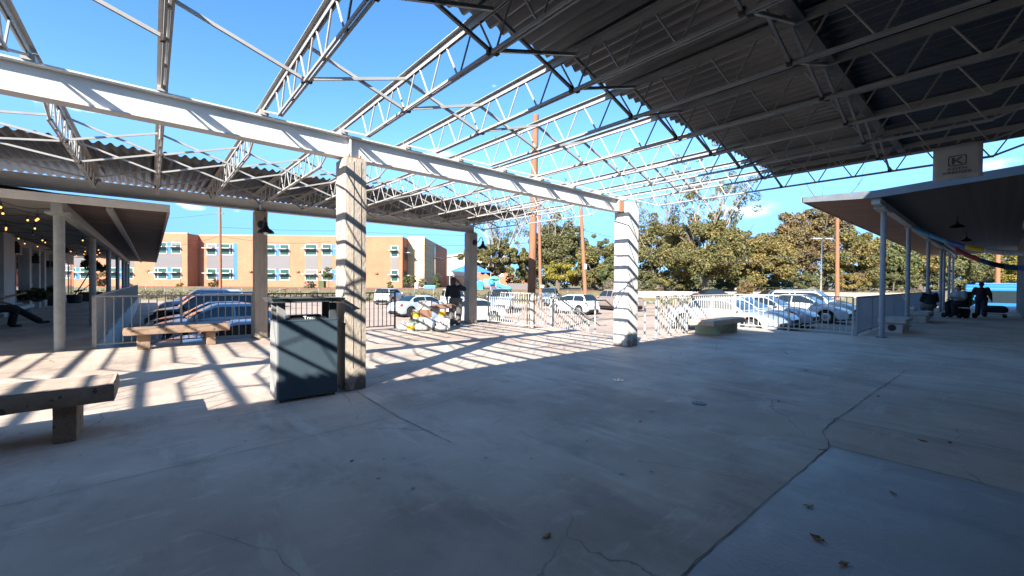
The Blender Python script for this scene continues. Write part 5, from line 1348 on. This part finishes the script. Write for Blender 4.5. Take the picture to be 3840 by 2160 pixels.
MB().box(-3, 3, 0, 6, -.5, 3.4).build('wall', M['letter_white'], wh, world=False); MB().add([(-3.4, -.4, 3.4), (3.4, -.4, 3.4), (3.4, 6.4, 3.4), (-3.4, 6.4, 3.4), (-3.4, 3, 5.2), (3.4, 3, 5.2)], [(0, 1, 5, 4), (2, 3, 4, 5), (0, 4, 3), (1, 2, 5)]).build('roof', M['metal_roof'], wh, world=False)
for u in (-1.8, .2, 1.6): MB().box(u, u + .8, -.03, .02, 1.2, 2.6).build('window', M['window_glass'], wh, world=False)
tc = thing('trash_can', 'small pale round trash can by the red track', 'trash can', hpt(1563, 63, .38)); MB().lathe([(.3, 0), (.33, .9), (.25, 1.0), (.1, 1.05)], (0, 0, 0), 14).build('body', M['bench_white'], tc, world=False, smooth=True)
tb = thing('play_tub', 'low blue tub on the lawn beside the beige wing', 'tub', hpt(1613, 64, .42), CAMROT); MB().box(-.9, .9, -.4, .4, 0, .6).build('body', M['bus_light'], tb, world=False, bevel=.1)
ub = thing('utility_box', 'green utility cabinet by the school wall near the front column', 'cabinet', hpt(1208, 66, .45), CAMROT); MB().box(-.45, .45, -.4, .4, 0, 1.1).build('body', M['leaf_green'], ub, world=False, bevel=.03)
# playground
pg = thing('playground_set', 'blue and green playground set with slides and purple posts', 'play set', hpt(1840, 61, .35), CAMROT)
def pb(nm, m, *a, bevel=.03): return MB().box(*a).build(nm, M[m], pg, world=False, bevel=bevel)
for x in (-1.9, -1.0, .1, .5, 1.2): MB().tube([(x, 0, 0), (x, 0, 1.9)], .06, 8).build('post', M['play_purple'], pg, world=False)
pb('panel', 'play_green', -1.0, -.1, -.1, 0, .7, 1.65); pb('panel', 'play_green', .5, 1.3, -.1, 0, .75, 1.6); pb('panel', 'play_green', -2.0, -1.8, -.3, 0, .6, 1.3)
MB().lathe([(.02, 2.15), (.5, 1.95), (.75, 1.7), (.7, 1.66)], (.55, .1, 0), 16).build('roof', M['play_green'], pg, world=False, smooth=True)
MB().ball((.15, -.3, 1.15), .42, 14).build('bubble_window', M['play_cyan'], pg, world=False, smooth=True)
MB().tube([(-1.5, -.2, 1.1), (-1.5, -.6, .7), (-1.4, -1.0, .3), (-1.4, -1.4, .2)], [.42, .42, .4, .38], 14).build('tube_slide', M['play_cyan'], pg, world=False, smooth=True)
MB().bar((1.0, -.3, .85), (3.0, -1.0, .22), .75, .12).bar((.9, -.7, .9), (2.9, -1.4, .3), .05, .45).build('slide', M['play_cyan'], pg, world=False)
pb('deck', 'play_blue', -1.0, 1.2, -.05, 1.0, .62, .74)
pb('step_panel', 'play_blue', .9, 1.7, -.5, -.4, 0.05, .8)
sh_ = thing('shade_canopy', 'blue four-cornered shade sail over the playground, behind the lamp column', 'canopy', hpt(1768, 63, .35), CAMROT)
MB().add([(-3.1, -2, 2.75), (3.1, -2, 2.6), (3.1, 2.5, 2.75), (-3.1, 2.5, 2.75), (0, 0, 4.1)], [(0, 1, 4), (1, 2, 4), (2, 3, 4), (3, 0, 4)]).build('sail', M['shade_blue'], sh_, world=False).modifiers.new('t', 'SOLIDIFY').thickness = .03
for x in (-3, 3):
    for y in (-1.9, 2.4): MB().tube([(x, y, 0), (x, y, 2.7)], .06, 8).build('post', M['rail_grey'], sh_, world=False)
hb = thing('hoop', 'white basketball backboard in front of the low brick building', 'basketball hoop', hpt(1870, 70, .6), CAMROT)
MB().tube([(0, 0, 0), (0, 0, 2.4)], .06, 8).build('post', M['rail_grey'], hb, world=False); MB().box(-.75, .75, -.12, -.07, 1.95, 2.85).build('backboard', M['letter_white'], hb, world=False)

# ------------------------------------------------------------------ people
def person(label, loc, rz, J, m_top, m_leg, m_skin, m_hair, m_shoe='black', s=1.0, voxel=.016, hat=None, bare_arm=True, wide=1.0, hairlong=.5, label_cat='person'):
    t = thing('person', label, label_cat, loc, rz)
    V3 = lambda k: Vector(J[k]) * s
    hd, nk, ch, pv = V3('head'), V3('neck'), V3('chest'), V3('pelvis')
    caps = [(hd + Vector((0, .01, -.03)) * s, hd + Vector((0, 0, .05)) * s, .078 * s, .085 * s), (hd + Vector((0, .035, -.07)) * s, hd, .055 * s, .07 * s), (nk, hd, .055 * s, .052 * s), (ch, nk, .12 * s, .06 * s), (pv, ch, .12 * s, .12 * s),
            (hd + Vector((0, .088, -.01)) * s, hd + Vector((0, .10, -.02)) * s, .014 * s, .016 * s), (hd + Vector((-.082, 0, 0)) * s, hd + Vector((-.088, 0, .02)) * s, .018 * s, .02 * s), (hd + Vector((.082, 0, 0)) * s, hd + Vector((.088, 0, .02)) * s, .018 * s, .02 * s)]
    for sd in 'LR':
        sh_, el, ha = V3('sh' + sd), V3('el' + sd), V3('ha' + sd)
        caps += [(ch, sh_, .07 * s, .055 * s), (sh_, el, .052 * s, .042 * s), (el, ha, .041 * s, .028 * s)]
        d = (ha - el).normalized(); sdv = d.cross(Vector((0, 1, .3))).normalized()
        pm = ha + d * .07 * s; caps.append((ha, pm, .03 * s, .036 * s))
        for q, ln in ((-.027, .058), (-.009, .07), (.009, .066), (.026, .052)):
            k1 = pm + sdv * q * s + d * .02 * s; k2 = k1 + d * ln * .55 * s; k3 = k2 + (d + Vector((0, .35, -.15))).normalized() * ln * .5 * s
            caps += [(k1, k2, .0095 * s, .009 * s), (k2, k3, .009 * s, .0075 * s)]
        th = ha + d * .03 * s; caps.append((th, th + (d * .6 + Vector((0, .7, 0)) + sdv * .5).normalized() * .06 * s, .012 * s, .009 * s))
        hp, kn, an = V3('hip' + sd), V3('kn' + sd), V3('an' + sd)
        caps += [(pv, hp, .10 * s, .085 * s), (hp, kn, .08 * s, .055 * s), (kn, an, .052 * s, .036 * s), (an, V3('to' + sd), .036 * s, .03 * s)]
    blob('body', caps, M[m_skin], t, voxel * .8 if voxel < .02 else voxel)
    w = wide
    c2 = [(ch + Vector((0, 0, .05)) * s, nk + Vector((0, 0, -.035)) * s, .15 * w * s, .085 * s), (pv + Vector((0, 0, .09)) * s, ch, .155 * w * s, .165 * w * s)]
    for sd in 'LR':
        sh_, el, ha = V3('sh' + sd), V3('el' + sd), V3('ha' + sd)
        c2 += [(ch, sh_, .115 * w * s, .082 * w * s), (sh_, sh_.lerp(el, .85 if bare_arm else 1), .078 * w * s, .075 * w * s)]
        if not bare_arm: c2.append((el, el.lerp(ha, .92), .062 * w * s, .05 * s))
    blob('shirt', c2, M[m_top], t, voxel)
    c3 = [(pv, pv + Vector((0, 0, .06)) * s, .155 * w * s, .15 * w * s)]
    for sd in 'LR':
        hp, kn, an = V3('hip' + sd), V3('kn' + sd), V3('an' + sd)
        c3 += [(pv, hp, .14 * w * s, .125 * w * s), (hp, kn, .118 * w * s, .092 * w * s), (kn, kn.lerp(an, .93), .088 * w * s, .085 * w * s)]
    blob('trousers', c3, M[m_leg], t, voxel)
    c4 = []
    for sd in 'LR': c4 += [(V3('an' + sd) + Vector((0, 0, -.02)), V3('to' + sd), .05 * s, .045 * s)]
    blob('shoes', c4, M[m_shoe], t, voxel)
    c5 = [(hd + Vector((0, -.02, .02)) * s, hd + Vector((0, -.01, .065)) * s, .098 * s, .092 * s), (hd + Vector((0, -.05, 0)) * s, hd + Vector((0, -.055, -.12 * hairlong)) * s, .085 * s, .075 * s)]
    blob('hair', c5, M[m_hair], t, voxel)
    return t
STAND = dict(head=(0, .02, 1.53), neck=(0, 0, 1.40), chest=(0, 0, 1.20), pelvis=(0, 0, .90), shL=(-.19, 0, 1.34), elL=(-.24, -.02, 1.06), haL=(-.25, .05, .82), shR=(.19, 0, 1.34), elR=(.24, -.02, 1.06), haR=(.25, .05, .82),
             hipL=(-.09, 0, .86), knL=(-.10, .02, .47), anL=(-.11, -.02, .08), toL=(-.12, .14, .04), hipR=(.09, 0, .86), knR=(.10, .02, .47), anR=(.11, -.02, .08), toR=(.12, .14, .04))
J = dict(STAND); J.update(head=(-.075, .17, 1.455), neck=(-.045, .11, 1.33), chest=(-.03, .06, 1.14), pelvis=(.03, -.03, .87), shL=(-.215, .08, 1.25), elL=(-.275, .05, .98), haL=(-.265, .12, .74), shR=(.145, .09, 1.27), elR=(.30, .20, 1.20), haR=(.10, .27, 1.42),
    hipL=(-.06, -.02, .82), knL=(-.10, .01, .45), anL=(-.09, -.04, .08), toL=(-.14, .10, .045), hipR=(.12, -.02, .82), knR=(.13, .06, .45), anR=(.10, -.02, .08), toR=(.17, .12, .045))
person('person in black top and baggy grey trousers, back turned, hand raised to the head', (7.66, 11.80, 0), CAMROT, J, 'cloth_black', 'cloth_grey', 'skin_dark', 'hair_red', 'shoe_white', s=1.02, voxel=.013, wide=1.12, hairlong=.9)
J = dict(STAND); J.update(elL=(-.28, -.02, 1.08), haL=(-.37, .03, .86), elR=(.28, -.05, 1.08), haR=(.33, .0, .82), knL=(-.10, .10, .47), anL=(-.12, .05, .08), toL=(-.13, .2, .05), anR=(.12, -.16, .10), toR=(.13, -.02, .04))
person('person in dark clothes walking away down the right walkway, pulling a cart', (30.8, .50, 0), -PI / 2 - .05, J, 'cloth_maroon', 'cloth_navy', 'skin', 'hair_dark', s=1.0, voxel=.02, bare_arm=False, wide=1.2, hairlong=.3)
SIT = dict(head=(0, .06, 1.22), neck=(0, .02, 1.09), chest=(0, 0, .90), pelvis=(0, -.04, .56), shL=(-.18, .01, 1.03), elL=(-.24, .08, .78), haL=(-.14, .30, .70), shR=(.18, .01, 1.03), elR=(.24, .08, .78), haR=(.14, .30, .70),
           hipL=(-.09, .02, .55), knL=(-.12, .44, .54), anL=(-.12, .42, .10), toL=(-.13, .58, .05), hipR=(.09, .02, .55), knR=(.12, .44, .54), anR=(.12, .42, .10), toR=(.13, .58, .05))
J = dict(SIT); J.update(head=(0, .20, 1.14), neck=(0, .13, 1.03), chest=(0, .06, .88))
person('person in dark clothes sitting hunched on the bench beside the wheelchair', (27.0, 2.0, 0), -PI / 2 + .3, J, 'cloth_black', 'cloth_grey', 'skin', 'hair_grey', s=1.02, voxel=.022, bare_arm=False, wide=1.25)
J = dict(SIT); J.update(haL=(-.1, .36, .82), haR=(.12, .36, .80))
J = {k: (v[0], v[1], v[2] + .10) for k, v in J.items()}
person('person in a pale shirt seated in the powered wheelchair', (28.5, 1.15, 0), 1.05, J, 'cloth_light', 'cloth_navy', 'skin', 'hair_dark', s=1.03, voxel=.022, wide=1.3)
t = thing('wheelchair', 'black powered wheelchair on the right walkway', 'wheelchair', (28.5, 1.15, 0), 1.05)
def wb_(nm, m, *a, bevel=.02): return MB().box(*a).build(nm, M[m], t, world=False, bevel=bevel)
wb_('seat', 'black', -.28, .28, -.25, .35, .48, .58); wb_('backrest', 'black', -.26, .26, -.36, -.26, .55, 1.22); wb_('base', 'plastic_dark', -.25, .25, -.35, .35, .18, .44, bevel=.06)
for sx in (-.33, .33): wb_('armrest', 'black', sx - .04, sx + .04, -.25, .2, .78, .84); wb_('arm_post', 'black', sx - .02, sx + .02, -.1, -.05, .45, .78)
wb_('footrest', 'plastic_dark', -.2, .2, .42, .62, .10, .13)
for sx in (-.3, .3):
    for y, r_ in ((.05, .19), (.42, .11), (-.48, .12)): MB().lathe([(r_ * .5, -.05), (r_, -.04), (r_, .04), (r_ * .5, .05)], (sx, y, r_), 16, 'x').build('wheel', M['tyre'], t, world=False)
t = thing('backpack', 'lime green bag hanging on the back of the wheelchair', 'bag', (28.5 + .44, 1.15 - .25, .5), 1.05)
blob('sack', [((-.10, 0, .22), (.10, 0, .22), .17, .17), ((-.08, 0, .5), (.08, 0, .5), .15, .15)], M['lime'], t, .025)
t = thing('rolling_cart', 'dark rolling bag cart pulled by the walking person', 'cart', (30.3, .05, 0), 0)
blob('bag', [((0, -.28, .36), (0, .30, .36), .15, .15), ((0, -.25, .42), (0, .28, .42), .14, .14)], M['cloth_navy'], t, .025)
MB().bar((0, -.36, .16), (0, .38, .16), .22, .03).bar((0, .34, .16), (.25, .36, .86), .03, .03).build('frame', M['rail_black'], t, world=False)
for y in (-.3, .32):
    for x in (-.12, .12): MB().lathe([(.03, -.02), (.08, -.015), (.08, .015), (.03, .02)], (x, y, .08), 12, 'x').build('wheel', M['tyre'], t, world=False)
J = dict(SIT); J.update(knL=(-.10, .45, .56), anL=(-.02, .95, .13), toL=(-.02, 1.1, .12), knR=(.12, .44, .54), anR=(.10, .36, .10), toR=(.12, .52, .05), elR=(.26, .2, .86), haR=(.30, .46, .95))
J = {k: (v[0], v[1], v[2] - .03) for k, v in J.items()}
person('person in dark trousers sitting on the left porch bench with one leg stretched out', (-3.62, 19.4, 0), -PI / 2 + .35, J, 'cloth_light', 'cloth_black', 'skin', 'hair_dark', s=1.08, voxel=.018)

# ------------------------------------------------------------------ buckets, boxes and bags by the railing
GI = 'belongings piled by the gap in the railing'
def item(name, label, cat, u, v, z=0.0, rz=0.0):
    """u along the pile (left to right in the picture), v towards the lot, metres from the pile's left end"""
    p = gpt(1510, 1241) + Vector((RGT.x, RGT.y, 0)).normalized() * u * .76 + Vector((FWD.x, FWD.y, 0)).normalized() * v
    return thing(name, label, cat, (p.x, p.y, z), CAMROT * .8 + rz, GI)
def bucket(label, u, v, z, r, h, m='white_plastic', band='yellow_label', lid=None):
    t = item('bucket', label, 'bucket', u, v, z)
    MB().lathe([(r * .86, 0), (r * .9, h * .1), (r * .98, h * .86), (r * 1.04, h * .87), (r * 1.04, h * .93), (r, h)], (0, 0, 0), 20).build('tub', M[m], t, world=False, smooth=True)
    if band: MB().lathe([(r * .935, h * .2), (r * 1.0, h * .75), (r * .94, h * .75), (r * .9, h * .2)], (0, 0, 0), 20).build('label_band', M[band], t, world=False, smooth=True)
    MB().lathe([(r * 1.06, h), (r * 1.06, h * 1.04), (r * .2, h * 1.06)], (0, 0, 0), 20).build('lid', M[lid or m], t, world=False, smooth=True)
def carton(label, u, v, z, w, d, h, m, rz=0, name='box', flap=False):
    t = item(name, label, 'box', u, v, z, rz)
    MB().box(-w / 2, w / 2, -d / 2, d / 2, 0, h).build('carton', M[m], t, world=False, bevel=.006)
    MB().box(-w / 2 + .01, w / 2 - .01, -.025, .025, h, h + .002).build('tape', M['bench_white'], t, world=False)
    if flap:
        MB().bar((-w / 2, -d / 2 + .01, h), (-w / 2 - .16, -d / 2 - .05, h - .10), .3, .008).build('flap', M[m], t, world=False); MB().bar((w / 2, 0, h), (w / 2 + .14, 0, h - .04), .3, .008).build('flap', M[m], t, world=False)
    return t
def sack(label, u, v, z, w, h, m='white_plastic'):
    t = item('plastic_bag', label, 'bag', u, v, z)
    blob('bag', [((-w * .3, 0, h * .3), (w * .3, 0, h * .28), w * .28, w * .3), ((0, .02, h * .5), (0, 0, h * .75), w * .3, w * .14), ((0, 0, h * .75), (.02, 0, h * .95), w * .10, w * .05)], M[m], t, .02)
sack('white crumpled bag lying at the left end of the pile', .02, .0, 0, .30, .36)
bucket('yellow-banded bucket on the floor at the left of the pile', .33, -.02, 0, .115, .24, 'white_plastic', 'yellow_label')
t = item('glass_jar', 'dark green glass jar between the yellow buckets', 'jar', .52, .06, 0); MB().lathe([(.07, 0), (.08, .03), (.08, .26), (.05, .31), (.05, .34)], (0, 0, 0), 16).build('glass', M['jar_glass'], t, world=False, smooth=True)
carton('grey crate under the upper yellow bucket', .45, .3, 0, .42, .3, .34, 'jar_glass')
bucket('yellow-labelled bucket raised on the grey crate', .45, .28, .345, .115, .26)
t = item('dark_bottle', 'small black bottle left of the raised yellow bucket', 'bottle', .27, .28, .345); MB().lathe([(.04, 0), (.045, .02), (.045, .12), (.02, .16), (.02, .2)], (0, 0, 0), 12).build('glass', M['black'], t, world=False, smooth=True)
sack('white bag with a yellow print in the middle of the pile', .74, -.02, 0, .36, .42)
carton('white box lying behind the middle white bag', .90, .22, 0, .46, .32, .40, 'white_plastic')
carton('brown open carton on the white box', .88, .26, .40, .42, .3, .22, 'cardboard', .1, flap=False)
carton('pale printed box topmost on the brown carton', .80, .28, .625, .38, .28, .26, 'bench_white', -.08)
sack('small white bag on top of the pile beside the printed box', 1.03, .24, .62, .26, .28)
carton('blue-grey tall cabinet box in the middle of the pile', 1.22, .26, 0, .20, .34, .86, 'blue_grey_box')
t = item('black_bottle', 'dark bottle standing in front of the blue-grey box', 'bottle', 1.24, -.02, 0); MB().lathe([(.05, 0), (.055, .02), (.055, .2), (.025, .27), (.025, .31)], (0, 0, 0), 14).build('glass', M['black'], t, world=False, smooth=True)
MB().lathe([(.027, .31), (.027, .34)], (0, 0, 0), 12).build('cap', M['bus_light'], t, world=False)
carton('white carton under the yellow-labelled bucket beside the person', 1.52, .2, 0, .42, .32, .38, 'white_plastic', .05)
bucket('yellow-labelled bucket on the white carton beside the person', 1.50, .18, .385, .125, .27)
carton('flat brown open box on top, beside the hanging hand', 1.52, .2, .675, .50, .34, .12, 'cardboard', .12, flap=True)
sack('white bag with a yellow stripe at the right end of the pile', 1.50, -.12, 0, .30, .36)
sack('white bag against the shoes of the person', 1.66, -.03, 0, .20, .26)

# ------------------------------------------------------------------ fallen leaves
LV = [(1.71, 1.66, .05, 'curled orange-brown leaf alone on the floor near the bottom middle'), (2.87, .65, .065, 'largest curled rusty leaf on the bluish floor slab'), (2.71, .5, .045, 'dark crumpled leaf nearest the bottom edge, on the bluish slab'), (1.22, 3.38, .03, 'small brown leaf near the middle of the shaded floor'),
      (4.29, 2.53, .04, 'small brown leaf left of the dark drain'), (3.89, 2.43, .035, 'dark little leaf to the left of the leaf by the dark drain'), (5.46, .44, .05, 'brown leaf past the corner of the bluish slab'), (5.6, .27, .035, 'smaller brown leaf right of the leaf past the slab corner'), (3.9, .45, .04, 'grey-brown leaf in the middle of the bluish slab'), (3.25, .78, .045, 'flat tan leaf near the slab edge'),
      (5.9, 1.75, .045, 'small dark leaf right of the dark drain'), (8.4, 2.1, .05, 'small leaf far out on the shaded floor'), (7.2, 1.0, .05, 'small leaf by the floor joint on the right'), (10.2, 2.9, .06, 'tiny leaf near the green-legged bench shade'), (4.45, .98, .04, 'small moss-brown leaf caught in the corner joint')]
for i, (x, y, s_, lb) in enumerate(LV):
    s_ *= .58
    z = .0055 if (x < 4.62 and y < 1) else .001
    t = thing('fallen_leaf', lb, 'leaf', (x, y, z), i * 1.3, 'fallen leaves on the floor')
    rows = []
    for a in range(7):
        u = a / 6 * 2 - 1; w = s_ * .55 * (1 - u * u) ** .7 * (1 + .25 * math.sin(a * 2.3 + i)) + .001
        rows.append([(u * s_, -w, .004 + s_ * .3 * abs(math.sin(a + i)) * .6), (u * s_, 0, .002 + s_ * .12 * u * u), (u * s_, w, .003 + s_ * .4 * u * u)])
    MB().grid(rows).build('blade', M['leaf_dead'], t, world=False, smooth=True).modifiers.new('t', 'SOLIDIFY').thickness = .0015
    MB().tube([(-s_, 0, .01), (-s_ * 1.5, s_ * .1, .004)], .0015, 5).build('stalk', M['leaf_dead'], t, world=False)

# ------------------------------------------------------------------ light, sky, camera
SUN_EL, SUN_DIR = R(29.9), Vector((-1.52, -.835, 0)).normalized()
to_sun = Vector((SUN_DIR.x * math.cos(SUN_EL), SUN_DIR.y * math.cos(SUN_EL), math.sin(SUN_EL)))
sl = bpy.data.lights.new('sun', 'SUN'); sl.energy = SUN_E; sl.angle = R(.5); sl.color = (1.0, .955, .88)
so = bpy.data.objects.new('sun', sl); col.objects.link(so); so.rotation_euler = to_sun.to_track_quat('Z', 'Y').to_euler(); so.location = (0, 0, 40)
w = bpy.data.worlds.new('World'); scene.world = w; w.use_nodes = True
nt = w.node_tree; N, L = nt.nodes, nt.links
bg = N['Background']
sk = N.new('ShaderNodeTexSky'); sk.sky_type = 'NISHITA'; sk.sun_disc = False; sk.sun_elevation = SUN_EL
sk.sun_rotation = math.atan2(SUN_DIR.x, SUN_DIR.y); sk.air_density = 1.0; sk.dust_density = .3; sk.ozone_density = 2.2; sk.altitude = 150
tcs = N.new('ShaderNodeTexCoord'); sps = N.new('ShaderNodeSeparateXYZ'); L.new(tcs.outputs['Generated'], sps.inputs['Vector'])
mxs = N.new('ShaderNodeMath'); mxs.operation = 'MAXIMUM'; mxs.inputs[1].default_value = .27; L.new(sps.outputs['Z'], mxs.inputs[0])
cbs = N.new('ShaderNodeCombineXYZ'); L.new(sps.outputs['X'], cbs.inputs['X']); L.new(sps.outputs['Y'], cbs.inputs['Y']); L.new(mxs.outputs[0], cbs.inputs['Z'])
nrm = N.new('ShaderNodeVectorMath'); nrm.operation = 'NORMALIZE'; L.new(cbs.outputs[0], nrm.inputs[0]); L.new(nrm.outputs[0], sk.inputs['Vector'])
hs = N.new('ShaderNodeHueSaturation'); hs.inputs['Saturation'].default_value = SKY_SAT
L.new(sk.outputs['Color'], hs.inputs['Color'])
# a few thin clouds low over the trees
tcn = N.new('ShaderNodeTexCoord'); mp = N.new('ShaderNodeMapping'); mp.inputs['Scale'].default_value = (1, 1, 3.4); L.new(tcn.outputs['Generated'], mp.inputs['Vector'])
nz = N.new('ShaderNodeTexNoise'); nz.inputs['Scale'].default_value = 4.6; nz.inputs['Detail'].default_value = 7; nz.inputs['Roughness'].default_value = .55; L.new(mp.outputs['Vector'], nz.inputs['Vector'])
mr = N.new('ShaderNodeMapRange'); mr.inputs['From Min'].default_value = .70; mr.inputs['From Max'].default_value = .80; mr.inputs['To Max'].default_value = .8; L.new(nz.outputs['Fac'], mr.inputs['Value'])
fac = mr.outputs['Result']
for (px, py, rad) in ((2795, 785, .07), (3712, 622, .035), (1655, 572, .035)):
    d_ = ray(px, py).normalized()
    vs1 = N.new('ShaderNodeVectorMath'); vs1.operation = 'SUBTRACT'; L.new(tcn.outputs['Generated'], vs1.inputs[0]); vs1.inputs[1].default_value = d_
    vs2 = N.new('ShaderNodeVectorMath'); vs2.operation = 'MULTIPLY'; L.new(vs1.outputs[0], vs2.inputs[0]); vs2.inputs[1].default_value = (1, 1, 3.2)
    vs3 = N.new('ShaderNodeVectorMath'); vs3.operation = 'LENGTH'; L.new(vs2.outputs[0], vs3.inputs[0])
    m1 = N.new('ShaderNodeMapRange'); m1.inputs['From Min'].default_value = rad; m1.inputs['From Max'].default_value = 0; m1.inputs['To Max'].default_value = .62; L.new(vs3.outputs['Value'], m1.inputs['Value'])
    nz2 = N.new('ShaderNodeTexNoise'); nz2.inputs['Scale'].default_value = 22; nz2.inputs['Detail'].default_value = 6; L.new(mp.outputs['Vector'], nz2.inputs['Vector'])
    m2 = N.new('ShaderNodeMapRange'); m2.inputs['From Min'].default_value = .36; m2.inputs['From Max'].default_value = .66; L.new(nz2.outputs['Fac'], m2.inputs['Value'])
    mm = N.new('ShaderNodeMath'); mm.operation = 'MULTIPLY'; L.new(m1.outputs['Result'], mm.inputs[0]); L.new(m2.outputs['Result'], mm.inputs[1])
    ma = N.new('ShaderNodeMath'); ma.operation = 'MAXIMUM'; L.new(fac, ma.inputs[0]); L.new(mm.outputs[0], ma.inputs[1]); fac = ma.outputs[0]
mx = N.new('ShaderNodeMix'); mx.data_type = 'RGBA'; L.new(fac, mx.inputs['Factor']); L.new(hs.outputs['Color'], mx.inputs['A']); mx.inputs['B'].default_value = (9, 9.2, 9.6, 1)
L.new(mx.outputs['Result'], bg.inputs['Color']); bg.inputs['Strength'].default_value = SKY_S
cd = bpy.data.cameras.new('camera'); cam = bpy.data.objects.new('camera', cd); col.objects.link(cam)
cd.sensor_width = 36; cd.lens = FOC / 3840 * 36; cd.clip_start = .05; cd.clip_end = 6000
cam.matrix_world = Matrix(((RGT.x, UPV.x, -FWD.x, 0), (RGT.y, UPV.y, -FWD.y, 0), (RGT.z, UPV.z, -FWD.z, EYE), (0, 0, 0, 1)))
scene.camera = cam
vs_ = scene.view_settings; vs_.view_transform = 'Standard'; vs_.look = 'None'; vs_.exposure = EXPO; vs_.gamma = 1; vs_.use_curve_mapping = False
scene.cycles.max_bounces = 8; scene.cycles.diffuse_bounces = 5
bpy.context.view_layer.update()
